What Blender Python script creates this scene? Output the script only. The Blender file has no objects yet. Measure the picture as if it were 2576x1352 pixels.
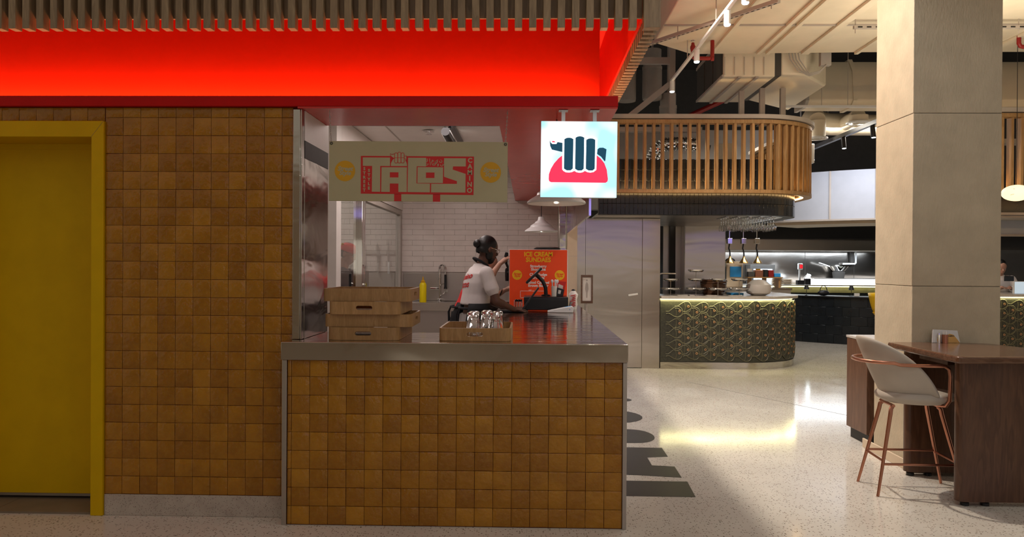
import bpy, bmesh, math, random
from mathutils import Vector, Matrix, Euler
random.seed(7)
R = math.radians
scene = bpy.context.scene
COL = scene.collection

# ------------------------------------------------------------------ camera, world, main lights, exposure
cam = bpy.data.cameras.new('camera'); cam_o = bpy.data.objects.new('camera', cam); COL.objects.link(cam_o)
cam.sensor_width = 36.0; cam.lens = 36.0 * 1850 / 2576
cam.clip_start = 0.05; cam.clip_end = 200
_yaw, _pit, _rol = R(1.3), R(-0.25), R(0.33)
_f = Vector((-math.sin(_yaw) * math.cos(_pit), math.cos(_yaw) * math.cos(_pit), math.sin(_pit)))
_r = _f.cross(Vector((0, 0, 1))).normalized(); _u = _r.cross(_f)
_R = _r * math.cos(_rol) + _u * math.sin(_rol); _U = -_r * math.sin(_rol) + _u * math.cos(_rol)
cam_o.matrix_world = Matrix(((_R.x, _U.x, -_f.x, 0), (_R.y, _U.y, -_f.y, 0), (_R.z, _U.z, -_f.z, 1.5), (0, 0, 0, 1)))
scene.camera = cam_o

world = bpy.data.worlds.new('hall_ambient'); scene.world = world; world.use_nodes = True
_bg = world.node_tree.nodes['Background']
_bg.inputs[0].default_value = (1.0, 0.87, 0.70, 1); _bg.inputs[1].default_value = 0.33

def light(name, kind, loc, energy, color=(1, 1, 1), rot=None, target=None, size=None, size_y=None, spot=None, blend=0.2, radius=None, parent=None):
    d = bpy.data.lights.new(name, kind); o = bpy.data.objects.new(name, d); COL.objects.link(o)
    d.energy = energy; d.color = color; o.location = loc
    if kind == 'AREA':
        d.shape = 'RECTANGLE' if size_y else 'SQUARE'; d.size = size
        if size_y: d.size_y = size_y
    if kind == 'SPOT':
        d.spot_size = R(spot); d.spot_blend = blend
    if radius is not None: d.shadow_soft_size = radius
    if rot: o.rotation_euler = rot
    if target:
        o.rotation_euler = (Vector(target) - Vector(loc)).to_track_quat('-Z', 'Y').to_euler()
    if parent:
        o.parent = parent; o.location = Vector(loc) - world_loc(parent)
    return o

def world_loc(o):
    v = Vector((0, 0, 0))
    while o is not None: v += o.location; o = o.parent
    return v

# warm hall floodlight above the stall: the wooden screen cuts its light along the aisle
light('hall_floodlight', 'SPOT', (0.434, 6.6, 4.6), 640, (1.0, 0.87, 0.72), target=(2.9, 6.4, 1.2), spot=125, blend=0.4, radius=0.04)
# kitchen ceiling panels of the stall
light('kitchen_panel_light', 'AREA', (-1.0, 7.4, 2.86), 35, (1.0, 0.85, 0.80), rot=(0, 0, 0), size=0.5, size_y=3.2)
light('back_room_panel_light', 'AREA', (-2.9, 9.0, 2.86), 18, (1.0, 0.97, 0.88), rot=(0, 0, 0), size=0.6, size_y=1.5)
# far open kitchen, cool hood lights
light('open_kitchen_hood_light', 'AREA', (5.2, 16.9, 1.85), 115, (0.80, 0.90, 1.0), rot=(0, 0, 0), size=6.0, size_y=0.5)
light('hall_ceiling_light', 'AREA', (5.0, 12.6, 3.9), 120, (1.0, 0.92, 0.80), rot=(0, 0, 0), size=3.5, size_y=0.4)
light('duct_fill_light', 'AREA', (4.6, 7.2, 2.9), 60, (1.0, 0.86, 0.64), rot=(R(180), 0, 0), size=2.0, size_y=2.0)  # added fill without a fixture, brightens the duct undersides from below

vs = scene.view_settings
vs.view_transform = 'Standard'; vs.look = 'None'; vs.exposure = 0.0; vs.gamma = 1.0; vs.use_curve_mapping = False

# ------------------------------------------------------------------ helpers
class MB:
    """collects geometry in world (or local) coordinates and links it as one mesh object"""
    def __init__(s): s.v = []; s.f = []; s.m = []
    def add(s, vs_, fs, mi=0):
        b = len(s.v); s.v += [tuple(p) for p in vs_]
        for f in fs: s.f.append([b + i for i in f]); s.m.append(mi)
        return s
    def box(s, x0, x1, y0, y1, z0, z1, mi=0):
        return s.add([(x0, y0, z0), (x1, y0, z0), (x1, y1, z0), (x0, y1, z0), (x0, y0, z1), (x1, y0, z1), (x1, y1, z1), (x0, y1, z1)],
                     [(0, 3, 2, 1), (4, 5, 6, 7), (0, 1, 5, 4), (1, 2, 6, 5), (2, 3, 7, 6), (3, 0, 4, 7)], mi)
    def bar(s, p, q, w, h=None, up=(0, 0, 1), mi=0):
        h = h or w; p = Vector(p); q = Vector(q); d = (q - p).normalized(); u = Vector(up)
        if abs(d.dot(u)) > .98: u = Vector((0, 1, 0))
        a = d.cross(u).normalized() * w / 2; b = a.normalized().cross(d) * h / 2
        vs_ = [p - a - b, p + a - b, p + a + b, p - a + b, q - a - b, q + a - b, q + a + b, q - a + b]
        return s.add(vs_, [(0, 1, 2, 3), (7, 6, 5, 4), (0, 4, 5, 1), (1, 5, 6, 2), (2, 6, 7, 3), (3, 7, 4, 0)], mi)
    def prism(s, poly, a, b, plane='xy', mi=0):
        n = len(poly)
        def mk(p, t): return {'xy': (p[0], p[1], t), 'xz': (p[0], t, p[1]), 'yz': (t, p[0], p[1])}[plane]
        vs_ = [mk(p, a) for p in poly] + [mk(p, b) for p in poly]
        fs = [list(range(n))[::-1], list(range(n, 2 * n))] + [(i, (i + 1) % n, n + (i + 1) % n, n + i) for i in range(n)]
        return s.add(vs_, fs, mi)
    def tube(s, pts, r, n=10, closed=False, mi=0, caps=True):
        pts = [Vector(p) for p in pts]; m = len(pts); rr = r if isinstance(r, (list, tuple)) else [r] * m
        vs_ = []; prev = None
        for i, p in enumerate(pts):
            if closed: d = (pts[(i + 1) % m] - pts[i - 1])
            else: d = pts[min(i + 1, m - 1)] - pts[max(i - 1, 0)]
            d.normalize()
            if prev is None:
                u = Vector((0, 0, 1)) if abs(d.z) < .9 else Vector((0, 1, 0))
                a = d.cross(u).normalized()
            else:
                a = (prev - d * prev.dot(d)).normalized()
            prev = a; b = d.cross(a)
            for k in range(n):
                t = 2 * math.pi * k / n; vs_.append(p + (a * math.cos(t) + b * math.sin(t)) * rr[i])
        fs = []
        for i in range(m if closed else m - 1):
            j = (i + 1) % m
            for k in range(n): fs.append((i * n + k, i * n + (k + 1) % n, j * n + (k + 1) % n, j * n + k))
        if caps and not closed: fs += [list(range(n))[::-1], list(range((m - 1) * n, m * n))]
        return s.add(vs_, fs, mi)
    def lathe(s, prof, c=(0, 0, 0), n=24, mi=0, close=False, sx=1, sy=1):
        vs_ = []; fs = []; m = len(prof)
        for (r, z) in prof:
            for k in range(n):
                t = 2 * math.pi * k / n; vs_.append((c[0] + r * sx * math.cos(t), c[1] + r * sy * math.sin(t), c[2] + z))
        for i in range(m - 1 if not close else m):
            j = (i + 1) % m
            for k in range(n): fs.append((i * n + k, i * n + (k + 1) % n, j * n + (k + 1) % n, j * n + k))
        if not close:
            if prof[0][0] > 1e-6: fs.append(list(range(n))[::-1])
            if prof[-1][0] > 1e-6: fs.append(list(range((m - 1) * n, m * n)))
        return s.add(vs_, fs, mi)
    def ell(s, c, r, n=16, m=10, rot=None, mi=0):
        M = Euler(rot).to_matrix() if rot else Matrix.Identity(3); c = Vector(c); vs_ = []; fs = []
        for i in range(m + 1):
            a = math.pi * i / m
            for k in range(n):
                t = 2 * math.pi * k / n
                vs_.append(c + M @ Vector((r[0] * math.sin(a) * math.cos(t), r[1] * math.sin(a) * math.sin(t), -r[2] * math.cos(a))))
        for i in range(m):
            for k in range(n): fs.append((i * n + k, i * n + (k + 1) % n, (i + 1) * n + (k + 1) % n, (i + 1) * n + k))
        return s.add(vs_, fs, mi)
    def cone(s, p, q, r0, r1, n=10, mi=0): return s.tube([p, q], [r0, r1], n, mi=mi)
    def build(s, name, mat, parent=None, org=None, smooth=35, bevel=0, seg=2, weld=False):
        if org is None:
            if parent is not None: org = world_loc(parent)
            else:
                xs = [p[0] for p in s.v]; ys = [p[1] for p in s.v]; zs = [p[2] for p in s.v]
                org = ((min(xs) + max(xs)) / 2, (min(ys) + max(ys)) / 2, min(zs))
        o3 = Vector(org)
        me = bpy.data.meshes.new(name); me.from_pydata([Vector(p) - o3 for p in s.v], [], s.f)
        mats = mat if isinstance(mat, (list, tuple)) else [mat]
        for m in mats: me.materials.append(M[m] if isinstance(m, str) else m)
        if len(mats) > 1: me.polygons.foreach_set('material_index', s.m)
        bm = bmesh.new(); bm.from_mesh(me)
        bmesh.ops.remove_doubles(bm, verts=bm.verts, dist=1e-5)
        bmesh.ops.recalc_face_normals(bm, faces=bm.faces); bm.to_mesh(me); bm.free()
        if smooth:
            me.shade_smooth(); me.set_sharp_from_angle(angle=R(smooth))
        return obj(name, me, parent, o3 if parent is None else None, bevel, seg)

def obj(name, me, parent=None, loc=None, bevel=0, seg=2):
    o = bpy.data.objects.new(name, me); COL.objects.link(o)
    if parent is not None: o.parent = parent
    if loc is not None: o.location = loc
    if bevel:
        b = o.modifiers.new('bevel', 'BEVEL'); b.width = bevel; b.segments = seg; b.limit_method = 'ANGLE'; b.angle_limit = R(40); b.harden_normals = False
    return o

def tag(o, label, cat=None, group=None, kind=None):
    o['label'] = label
    if cat: o['category'] = cat
    if group: o['group'] = group
    if kind: o['kind'] = kind
    return o

def thing(name, label, cat, loc=(0, 0, 0), rz=0, group=None, kind=None):
    o = bpy.data.objects.new(name, None); COL.objects.link(o); o.location = loc; o.rotation_euler = (0, 0, rz); o.empty_display_size = 0.1
    return tag(o, label, cat, group, kind)

def struct(o, label): o['kind'] = 'structure'; o['label'] = label; return o

def copy_tree(o, loc=None, rz=None, label=None, parent=None):
    c = o.copy(); COL.objects.link(c)
    if parent is not None: c.parent = parent
    if loc is not None: c.location = loc
    if rz is not None: c.rotation_euler = (0, 0, rz)
    if label: c['label'] = label
    for ch in list(o.children):
        copy_tree(ch, parent=c)
    return c

def baked(o):
    """evaluated mesh of an object with modifiers; the helper object is removed"""
    dg = bpy.context.evaluated_depsgraph_get(); dg.update()
    me = bpy.data.meshes.new_from_object(o.evaluated_get(dg), depsgraph=dg)
    return me

def text_mesh(body, size, bold=0.0, shear=0.0, align='CENTER', extrude=0.0004, space=1.0, line=1.0, sx=1.0):
    c = bpy.data.curves.new('lettering', 'FONT'); c.body = body; c.size = size; c.offset = bold; c.shear = shear
    c.align_x = align; c.align_y = 'CENTER'; c.extrude = extrude; c.space_character = space; c.space_line = line; c.resolution_u = 3
    o = bpy.data.objects.new('lettering', c); COL.objects.link(o)
    me = baked(o); bpy.data.objects.remove(o); bpy.data.curves.remove(c)
    if sx != 1.0: me.transform(Matrix.Diagonal((sx, 1, 1, 1)))
    return me

def text(name, body, size, mat, parent, loc, tilt=0.0, rz=0.0, sx=1.0, **kw):
    """upright lettering facing -Y at loc (local to the parent)"""
    me = text_mesh(body, size, sx=sx, **kw)
    me.transform(Matrix.Translation(loc) @ Matrix.Rotation(rz, 4, 'Z') @ Matrix.Rotation(R(90), 4, 'X') @ Matrix.Rotation(tilt, 4, 'Z'))
    me.materials.clear(); me.materials.append(M[mat])
    return obj(name, me, parent)

def disc(cx, cz, r, n=40): return [(cx + r * math.cos(2 * math.pi * k / n), cz + r * math.sin(2 * math.pi * k / n)) for k in range(n)]

def rrect(x0, x1, y0, y1, r, n=6):
    pts = []
    for (cx, cy, a0) in ((x1 - r, y0 + r, -90), (x1 - r, y1 - r, 0), (x0 + r, y1 - r, 90), (x0 + r, y0 + r, 180)):
        for k in range(n + 1):
            a = R(a0 + 90 * k / n); pts.append((cx + r * math.cos(a), cy + r * math.sin(a)))
    return pts

# ------------------------------------------------------------------ materials
M = {}
def mat(name, col=(.5, .5, .5), rough=.5, metal=0., coat=0., trans=0., ior=1.45, emit=None, estr=0., spec=.5, sub=0., alpha=1.0):
    m = bpy.data.materials.new(name); m.use_nodes = True; b = m.node_tree.nodes['Principled BSDF']
    b.inputs['Base Color'].default_value = (*col, 1); b.inputs['Roughness'].default_value = rough; b.inputs['Metallic'].default_value = metal
    b.inputs['Coat Weight'].default_value = coat; b.inputs['Coat Roughness'].default_value = .06
    b.inputs['Transmission Weight'].default_value = trans; b.inputs['IOR'].default_value = ior; b.inputs['Specular IOR Level'].default_value = spec
    if emit: b.inputs['Emission Color'].default_value = (*emit, 1); b.inputs['Emission Strength'].default_value = estr
    M[name] = m
    return m
def N(m, t, **kw):
    n = m.node_tree.nodes.new(t)
    for k, v in kw.items(): setattr(n, k, v)
    return n
def bsdf(m): return m.node_tree.nodes['Principled BSDF']
def L(m, a, b): m.node_tree.links.new(a, b)
def coords(m, kind='pos', scale=(1, 1, 1)):
    mp = N(m, 'ShaderNodeMapping'); mp.inputs['Scale'].default_value = scale
    if kind == 'pos': g = N(m, 'ShaderNodeNewGeometry'); L(m, g.outputs['Position'], mp.inputs['Vector'])
    else: g = N(m, 'ShaderNodeTexCoord'); L(m, g.outputs['Object'], mp.inputs['Vector'])
    return mp.outputs['Vector']
def noise(m, vec, scale, detail=4, rough=.55, dist=0):
    n = N(m, 'ShaderNodeTexNoise'); n.inputs['Scale'].default_value = scale; n.inputs['Detail'].default_value = detail
    n.inputs['Roughness'].default_value = rough; n.inputs['Distortion'].default_value = dist; L(m, vec, n.inputs['Vector']); return n.outputs['Fac']
def ramp(m, fac, stops):
    r = N(m, 'ShaderNodeValToRGB'); e = r.color_ramp.elements
    while len(e) < len(stops): e.new(.5)
    for k, (p, c) in enumerate(stops): e[k].position = p; e[k].color = (*c, 1)
    L(m, fac, r.inputs['Fac']); return r.outputs['Color']
def mix(m, fac, a, b, blend='MIX'):
    x = N(m, 'ShaderNodeMix', data_type='RGBA', blend_type=blend)
    if isinstance(fac, float): x.inputs[0].default_value = fac
    else: L(m, fac, x.inputs[0])
    for s_, v in ((x.inputs[6], a), (x.inputs[7], b)):
        if isinstance(v, tuple): s_.default_value = (*v, 1)
        else: L(m, v, s_)
    return x.outputs[2]
def math_(m, op, a, b=0.5):
    x = N(m, 'ShaderNodeMath', operation=op)
    for s_, v in ((x.inputs[0], a), (x.inputs[1], b)):
        if isinstance(v, (int, float)): s_.default_value = v
        else: L(m, v, s_)
    return x.outputs[0]
def bump(m, h, strength=.2, dist=.01):
    b = N(m, 'ShaderNodeBump'); b.inputs['Strength'].default_value = strength; b.inputs['Distance'].default_value = dist
    L(m, h, b.inputs['Height']); L(m, b.outputs['Normal'], bsdf(m).inputs['Normal'])
    if bsdf(m).inputs['Coat Weight'].default_value > 0: L(m, b.outputs['Normal'], bsdf(m).inputs['Coat Normal'])
def rnd(m): return N(m, 'ShaderNodeObjectInfo').outputs['Random']
def setc(m, c): L(m, c, bsdf(m).inputs['Base Color'])

# caramel glazed tiles
m = mat('tile', rough=.16, coat=.4, spec=.25); bsdf(m).inputs['Coat Roughness'].default_value = .03
v = coords(m); n1 = noise(m, v, 9, 3); n2 = noise(m, v, 38, 4, .6)
c = ramp(m, rnd(m), [(0, (.315, .128, .009)), (.35, (.37, .155, .010)), (.7, (.41, .178, .012)), (1, (.46, .208, .016))])
c = mix(m, ramp(m, n1, [(.3, (0, 0, 0)), (.75, (1, 1, 1))]), c, mix(m, .38, c, (.15, .05, .006)))
c = mix(m, ramp(m, n2, [(.45, (0, 0, 0)), (.8, (.35, .35, .35))]), c, (.44, .23, .03))
setc(m, c); bump(m, mix(m, .35, noise(m, v, 11, 2), noise(m, v, 46, 2)), .75, .013)
mat('grout', (.13, .022, .006), .9)
m = mat('terrazzo', rough=.17, spec=.45); v = coords(m)
vo = N(m, 'ShaderNodeTexVoronoi'); vo.inputs['Scale'].default_value = 75; L(m, v, vo.inputs['Vector'])
base = ramp(m, noise(m, v, 1.6, 3), [(.3, (.56, .52, .46)), (.7, (.66, .62, .55))])
chip = math_(m, 'LESS_THAN', vo.outputs['Distance'], .36)
rc = N(m, 'ShaderNodeSeparateColor'); L(m, vo.outputs['Color'], rc.inputs['Color'])
pick = math_(m, 'MULTIPLY', chip, math_(m, 'GREATER_THAN', rc.outputs[0], .62))
c = mix(m, pick, base, ramp(m, rc.outputs[1], [(0, (.16, .14, .12)), (.5, (.30, .24, .18)), (1, (.42, .38, .33))]))
setc(m, c)
L(m, ramp(m, noise(m, v, 3, 3), [(.3, (.09,) * 3), (.8, (.15,) * 3)]), bsdf(m).inputs['Roughness'])
m = mat('plinth_terrazzo', rough=.5); v = coords(m)
vo = N(m, 'ShaderNodeTexVoronoi'); vo.inputs['Scale'].default_value = 110; L(m, v, vo.inputs['Vector'])
setc(m, mix(m, math_(m, 'LESS_THAN', vo.outputs['Distance'], .22), ramp(m, noise(m, v, 9, 4), [(.3, (.40, .33, .28)), (.7, (.52, .45, .38))]), (.16, .11, .09)))
def steel(name, col=(.60, .58, .55), rough=.16, wave=.10, scale=(1.2, 1.2, 3.0), brushed=0.0, wd=.02):
    m = mat(name, col, rough, 1.0); v = coords(m, scale=scale)
    h = noise(m, v, 2.2, 2, .45, .6)
    bump(m, h, wave, wd)
    if brushed:
        v2 = coords(m, scale=(1, 1, 220)); L(m, ramp(m, noise(m, v2, 3, 2), [(.3, (rough - brushed,) * 3), (.7, (rough + brushed,) * 3)]), bsdf(m).inputs['Roughness'])
    return m
steel('steel', (.50, .47, .43), .13, .16, wd=.03)
steel('steel_top', (.44, .395, .34), .10, .28, (1.0, 6.0, 1), wd=.012)
steel('steel_wall', (.50, .46, .42), .19, .13, (.30, .30, 1.3), wd=.05)
steel('steel_dull', (.46, .43, .39), .34, .1, brushed=.06)
steel('chrome', (.82, .82, .82), .06, .0)
steel('copper', (.48, .22, .145), .30, .0)
steel('gold', (.70, .45, .16), .25, .0)
def paint(name, col, rough=.5, var=.06, b=.0, scale=6, coat=0.):
    m = mat(name, col, rough, coat=coat); v = coords(m)
    lo = tuple(max(0, x * (1 - var)) for x in col); hi = tuple(min(1, x * (1 + var)) for x in col)
    f = noise(m, v, scale, 4)
    setc(m, ramp(m, f, [(.3, lo), (.7, hi)]))
    if b: bump(m, noise(m, v, 60, 4), b, .004)
    return m
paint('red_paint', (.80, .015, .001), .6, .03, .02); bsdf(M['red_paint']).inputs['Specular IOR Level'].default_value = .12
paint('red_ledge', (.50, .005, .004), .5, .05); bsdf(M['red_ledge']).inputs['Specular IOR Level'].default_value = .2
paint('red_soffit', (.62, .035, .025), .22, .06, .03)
paint('yellow_paint', (.62, .385, .0), .5, .05, .03); bsdf(M['yellow_paint']).inputs['Specular IOR Level'].default_value = .2
paint('threshold', (.20, .15, .10), .6, .1)
paint('white_paint', (.74, .70, .66), .5, .04)
paint('cream_paint', (.62, .50, .36), .6, .05)
paint('kitchen_white', (.70, .64, .60), .45, .03)
paint('wall_tile_white', (.68, .60, .56), .28, .05)
paint('wall_grout', (.50, .43, .39), .9, .05)
paint('duct_paint', (.72, .64, .50), .6, .05, .05, 3)
paint('duct_grey', (.40, .37, .34), .6, .06)
paint('frame_grey', (.42, .37, .33), .55, .05)
paint('dark_void', (.012, .012, .013), .9, .1)
paint('dark_grey', (.06, .055, .05), .7, .1)
paint('black_matte', (.012, .012, .013), .5, .1)
paint('black_plastic', (.010, .010, .012), .28, .1)
paint('vinyl_black', (.030, .029, .031), .35, .1)
paint('white_plastic', (.72, .72, .72), .35, .03)
paint('sign_cream', (.44, .40, .24), .55, .03)
paint('sign_red', (.58, .020, .018), .5, .04)
paint('sign_yellow', (.62, .33, .006), .5, .03)
paint('poster_orange', (.92, .075, .008), .4, .02)
paint('poster_yellow', (.90, .52, .006), .4, .02)
paint('poster_white', (.85, .82, .78), .4, .02)
paint('mustard', (.80, .62, .0), .35, .03)
paint('pipe_red', (.26, .012, .01), .4, .1)
paint('black_tile', (.010, .011, .014), .22, .2)
paint('navy_tile', (.010, .013, .017), .25, .2)
paint('bulkhead_white', (.42, .44, .50), .55, .03)
paint('plaster', (.50, .42, .30), .85, .08); _v = coords(M['plaster'], scale=(1, 1, .35)); bump(M['plaster'], noise(M['plaster'], _v, 70, 4, .6), .6, .008)
paint('fabric_grey', (.46, .41, .35), .8, .05, .05)
paint('yellow_leather', (.72, .42, .004), .4, .04)
paint('paper', (.70, .66, .60), .7, .03)
paint('blue_plastic', (.03, .30, .70), .35, .05)
paint('stone_top', (.50, .46, .42), .25, .1, 0, 14)
paint('bronze_relief', (.040, .039, .028), .36, .35, .12, 40)
paint('bronze_edge', (.12, .11, .068), .34, .2)
paint('eye_copper', (.42, .22, .11), .4, .1)
paint('skin_dark', (.105, .045, .028), .5, .06)
paint('skin_mid', (.42, .22, .15), .5, .06)
paint('hair_black', (.006, .005, .005), .45, .2)
paint('shirt_white', (.66, .61, .60), .85, .04, .05)
paint('cloth_black', (.008, .008, .010), .8, .2)
paint('cloth_red', (.62, .025, .025), .75, .06)
paint('trouser_grey', (.42, .39, .38), .85, .05)
paint('grey_cloth', (.30, .29, .29), .85, .06)
mat('frosted', (.80, .76, .72), .35, trans=.35, sub=.2)
mat('glass', (1, 1, 1), 0.0, trans=1.0, ior=1.45)
mat('pane', (.96, .97, .96), 0.0, trans=1.0, ior=1.35)
mat('lens_red', (.6, .0, .01), .3, emit=(1, .02, .03), estr=1.2)
mat('lamp_white', (.8, .8, .8), .5, emit=(1, .96, .88), estr=12)
mat('lamp_cool', (.8, .8, .8), .5, emit=(.80, .93, 1), estr=14)
mat('led_yellow', (.8, .8, .6), .5, emit=(1, .95, .45), estr=5)
mat('led_warm', (.8, .8, .6), .5, emit=(1, .62, .25), estr=13)
mat('shop_glow', (.6, .55, .5), .5, emit=(1, .90, .72), estr=.62)
mat('violet_glow', (.3, .2, .6), .5, emit=(.42, .34, .95), estr=.9)
mat('lamp_marble', (.8, .8, .6), .5, emit=(1, .86, .52), estr=1.15)
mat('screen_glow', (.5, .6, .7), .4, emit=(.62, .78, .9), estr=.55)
m = mat('lightbox', (.5, .7, .75), .35, emit=(.42, .80, .92), estr=1.25); v = coords(m)
e = ramp(m, noise(m, v, 5.5, 1), [(.36, (.30, .72, .90)), (.62, (.95, 1.0, 1.0))]); L(m, e, bsdf(m).inputs['Emission Color'])
mat('lightbox_navy', (.004, .03, .06), .35, emit=(.004, .055, .095), estr=1.0)
mat('lightbox_red', (.5, .01, .05), .35, emit=(1.0, .038, .10), estr=1.0)
mat('lightbox_white', (.9, .9, .9), .35, emit=(1, 1, 1), estr=1.6)

def wood(name, a, b, scale=1.0, axis='z', rough=.45, ring=5.0, coat=0., objc=True):
    m = mat(name, a, rough, coat=coat)
    s_ = {'x': (.12, 1, 1), 'y': (1, .12, 1), 'z': (1, 1, .12)}[axis]
    g = N(m, 'ShaderNodeTexCoord'); mp = N(m, 'ShaderNodeMapping'); mp.inputs['Scale'].default_value = tuple(x * scale for x in s_)
    cb = N(m, 'ShaderNodeVectorMath', operation='ADD'); oi = N(m, 'ShaderNodeObjectInfo')
    sc = N(m, 'ShaderNodeVectorMath', operation='SCALE'); sc.inputs['Scale'].default_value = 13.0
    cx = N(m, 'ShaderNodeCombineXYZ'); 
    for k in range(3): L(m, oi.outputs['Random'], cx.inputs[k])
    L(m, cx.outputs[0], sc.inputs[0]); L(m, g.outputs['Object'], cb.inputs[0]); L(m, sc.outputs[0], cb.inputs[1]); L(m, cb.outputs[0], mp.inputs['Vector'])
    v = mp.outputs['Vector']
    f1 = noise(m, v, 9, 3, .5, .8); f2 = noise(m, v, 85, 3, .6)
    w = math_(m, 'FRACT', math_(m, 'MULTIPLY', f1, ring))
    c = ramp(m, w, [(0, a), (.5, tuple((x + y) / 2 for x, y in zip(a, b))), (.85, b), (1, a)])
    c = mix(m, ramp(m, f2, [(.35, (0, 0, 0)), (.75, (.55, .55, .55))]), c, tuple(x * .62 for x in a))
    t = ramp(m, oi.outputs['Random'], [(0, (.82,) * 3), (1, (1.0,) * 3)])
    setc(m, mix(m, 1.0, c, t, 'MULTIPLY')); bump(m, f2, .12, .002)
    return m
wood('slat_wood', (.29, .20, .115), (.40, .285, .165), 1.2, 'z')
wood('screen_wood', (.42, .23, .085), (.52, .31, .13), 1.0, 'z')
wood('tray_wood', (.41, .225, .080), (.52, .30, .125), 2.6, 'z', .42, 3.0)
wood('walnut', (.085, .036, .018), (.13, .060, .031), 1.0, 'z', .38, 6.0, .15)
wood('walnut_mid', (.13, .058, .033), (.20, .098, .058), 1.0, 'z', .38, 6.0, .15)
wood('walnut_top', (.115, .052, .028), (.17, .085, .048), 1.0, 'x', .25, 6.0, .35)
# ------------------------------------------------------------------ floor and hall shell
fl = MB().box(-9, 22, -7, 26, -.12, 0).build('floor', 'terrazzo', smooth=0); struct(fl, 'polished speckled terrazzo floor of the food hall')
# thin joint running over the aisle floor
for a, b in (((2.05, 9.6), (3.4, 7.2)),):
    o = MB().bar((a[0], a[1], .0006), (b[0], b[1], .0006), .006, .001).build('floor_joint', 'dark_grey', fl)

wf_ = MB().box(-9, 16, -6.7, -6.5, 0, 3.6).build('wall_front', 'cream_paint', smooth=0); struct(wf_, 'wall with lit shop windows across the aisle')
vf = thing('violet_shop_fascia', 'long violet lit shop fascia across the aisle', 'fascia', (3.5, -6.4, 2.55))
MB().box(-3, 10, -6.49, -6.40, 2.55, 3.15).build('lit_panel', 'violet_glow', vf); 
for k in range(7): MB().box(-2.8 + k * 1.85, -1.2 + k * 1.85, -6.49, -6.45, 1.15 if k % 2 else .5, 2.25).build('shop_window', 'shop_glow', wf_)
MB().box(-3.05, 10.05, -6.495, -6.38, 2.49, 2.549).build('lower_rail', 'dark_grey', vf)
# ------------------------------------------------------------------ glazed tiles
def tile_mesh(name, w, h, seed, t=.009):
    rg = random.Random(seed); vs_ = []; fs = []; n = 4
    us = [0, .10, .90, 1]
    for j in range(n):
        for i in range(n):
            e = (i in (0, 3)) or (j in (0, 3))
            x = us[i] * w; z = us[j] * h
            y = (-t + rg.uniform(0, .0008) + .0022) if e else (-t + rg.uniform(-.0006, .0006))
            if e: x += rg.uniform(-.0007, .0007); z += rg.uniform(-.0007, .0007)
            vs_.append((x, y, z))
    for j in range(n - 1):
        for i in range(n - 1): a = j * n + i; fs.append((a, a + 1, a + n + 1, a + n))
    ring = [0, 1, 2, 3, 7, 11, 15, 14, 13, 12, 8, 4]; b = len(vs_)
    for r_ in ring: vs_.append((vs_[r_][0], 0, vs_[r_][2]))
    for k in range(12): fs.append((ring[(k + 1) % 12], ring[k], b + k, b + (k + 1) % 12))
    me = bpy.data.meshes.new(name); me.from_pydata(vs_, [], fs); me.materials.append(M['tile'])
    me.shade_smooth(); me.set_sharp_from_angle(angle=R(60)); return me
_tc = {}
def tile(parent, x, y, z, w, h, rz=0.0):
    """one tile with its lower left corner at x,z on a wall plane y (world); parent at the origin"""
    k = (round(w, 4), round(h, 4))
    if k not in _tc: _tc[k] = [tile_mesh('tile', w, h, hash(k) % 1000 + s_) for s_ in range(6 if w > .09 and h > .09 else 2)]
    o = obj('tile', random.choice(_tc[k]), parent, (x, y, z))
    o.rotation_euler = (random.uniform(-.006, .006), 0, random.uniform(-.008, .008) + rz)
    return o

PT, PZ, G = .1055, .1065, .0026
YW = 4.318
wl = thing('wall_left', 'caramel glazed tile wall of the stall beside the yellow door', 'wall', kind='structure'); del wl['category']
b = MB(); b.box(-2.515, -1.346, YW, 4.85, 0, 2.424).box(-7, -2.515, YW, 4.85, 2.341, 2.424).box(-7, -3.62, YW, 4.85, 0, 2.341)
b.build('wall_core', 'grout', wl)
x0 = -2.515
cols = [x0 + PT * k for k in range(11)] + [-1.3925]
rows = [.127 + PZ * k for k in range(22)] + [2.4235]
for i in range(len(cols) - 1):
    for j in range(len(rows) - 1):
        tile(wl, cols[i] + G / 2, YW + .001, rows[j] + G / 2, round(cols[i + 1] - cols[i] - G, 4), round(rows[j + 1] - rows[j] - G, 4))
for k in range(7):
    tile(wl, x0 - .003 - (k + 1) * .1035, YW + .001, 2.3435, .1010, .0780)
struct(MB().box(-2.515, -1.40, 4.308, 4.3175, 0, .125).build('baseboard_left', 'plinth_terrazzo', bevel=.003), 'speckled terrazzo plinth below the caramel tiled wall')

# yellow door
dr = thing('door_1', 'flat mustard yellow door in a yellow frame', 'door', (-3.05, 4.35, 0), kind='structure'); del dr['category']
f = MB().prism([(-2.517, 0), (-2.517, 2.341), (-3.62, 2.341), (-3.62, 0), (-3.546, 0), (-3.546, 2.247), (-2.591, 2.247), (-2.591, 0)], 4.295, 4.60, 'xz')
f.build('door_frame', 'yellow_paint', dr, bevel=.003)
MB().bar((-2.591, 4.2948, 2.247), (-2.517, 4.2948, 2.341), .0012, .0012).build('mitre_joint', 'threshold', dr)
MB().box(-3.546, -2.591, 4.565, 4.60, 2.215, 2.247).box(-3.546, -3.53, 4.565, 4.6, .03, 2.22).build('door_stop', 'yellow_paint', dr)
MB().box(-3.54, -2.595, 4.57, 4.615, .045, 2.24).build('door_leaf', 'yellow_paint', dr, bevel=.002)
MB().box(-3.54, -2.595, 4.562, 4.57, .030, .046).build('bottom_seal', 'steel_dull', dr)
MB().box(-3.20, -2.592, 4.318, 4.62, 0.0005, .012).build('threshold_tile', 'threshold', dr)
MB().box(-3.545, -3.203, 4.318, 4.62, 0.0005, .012).build('threshold_tile', 'threshold', dr)

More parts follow.
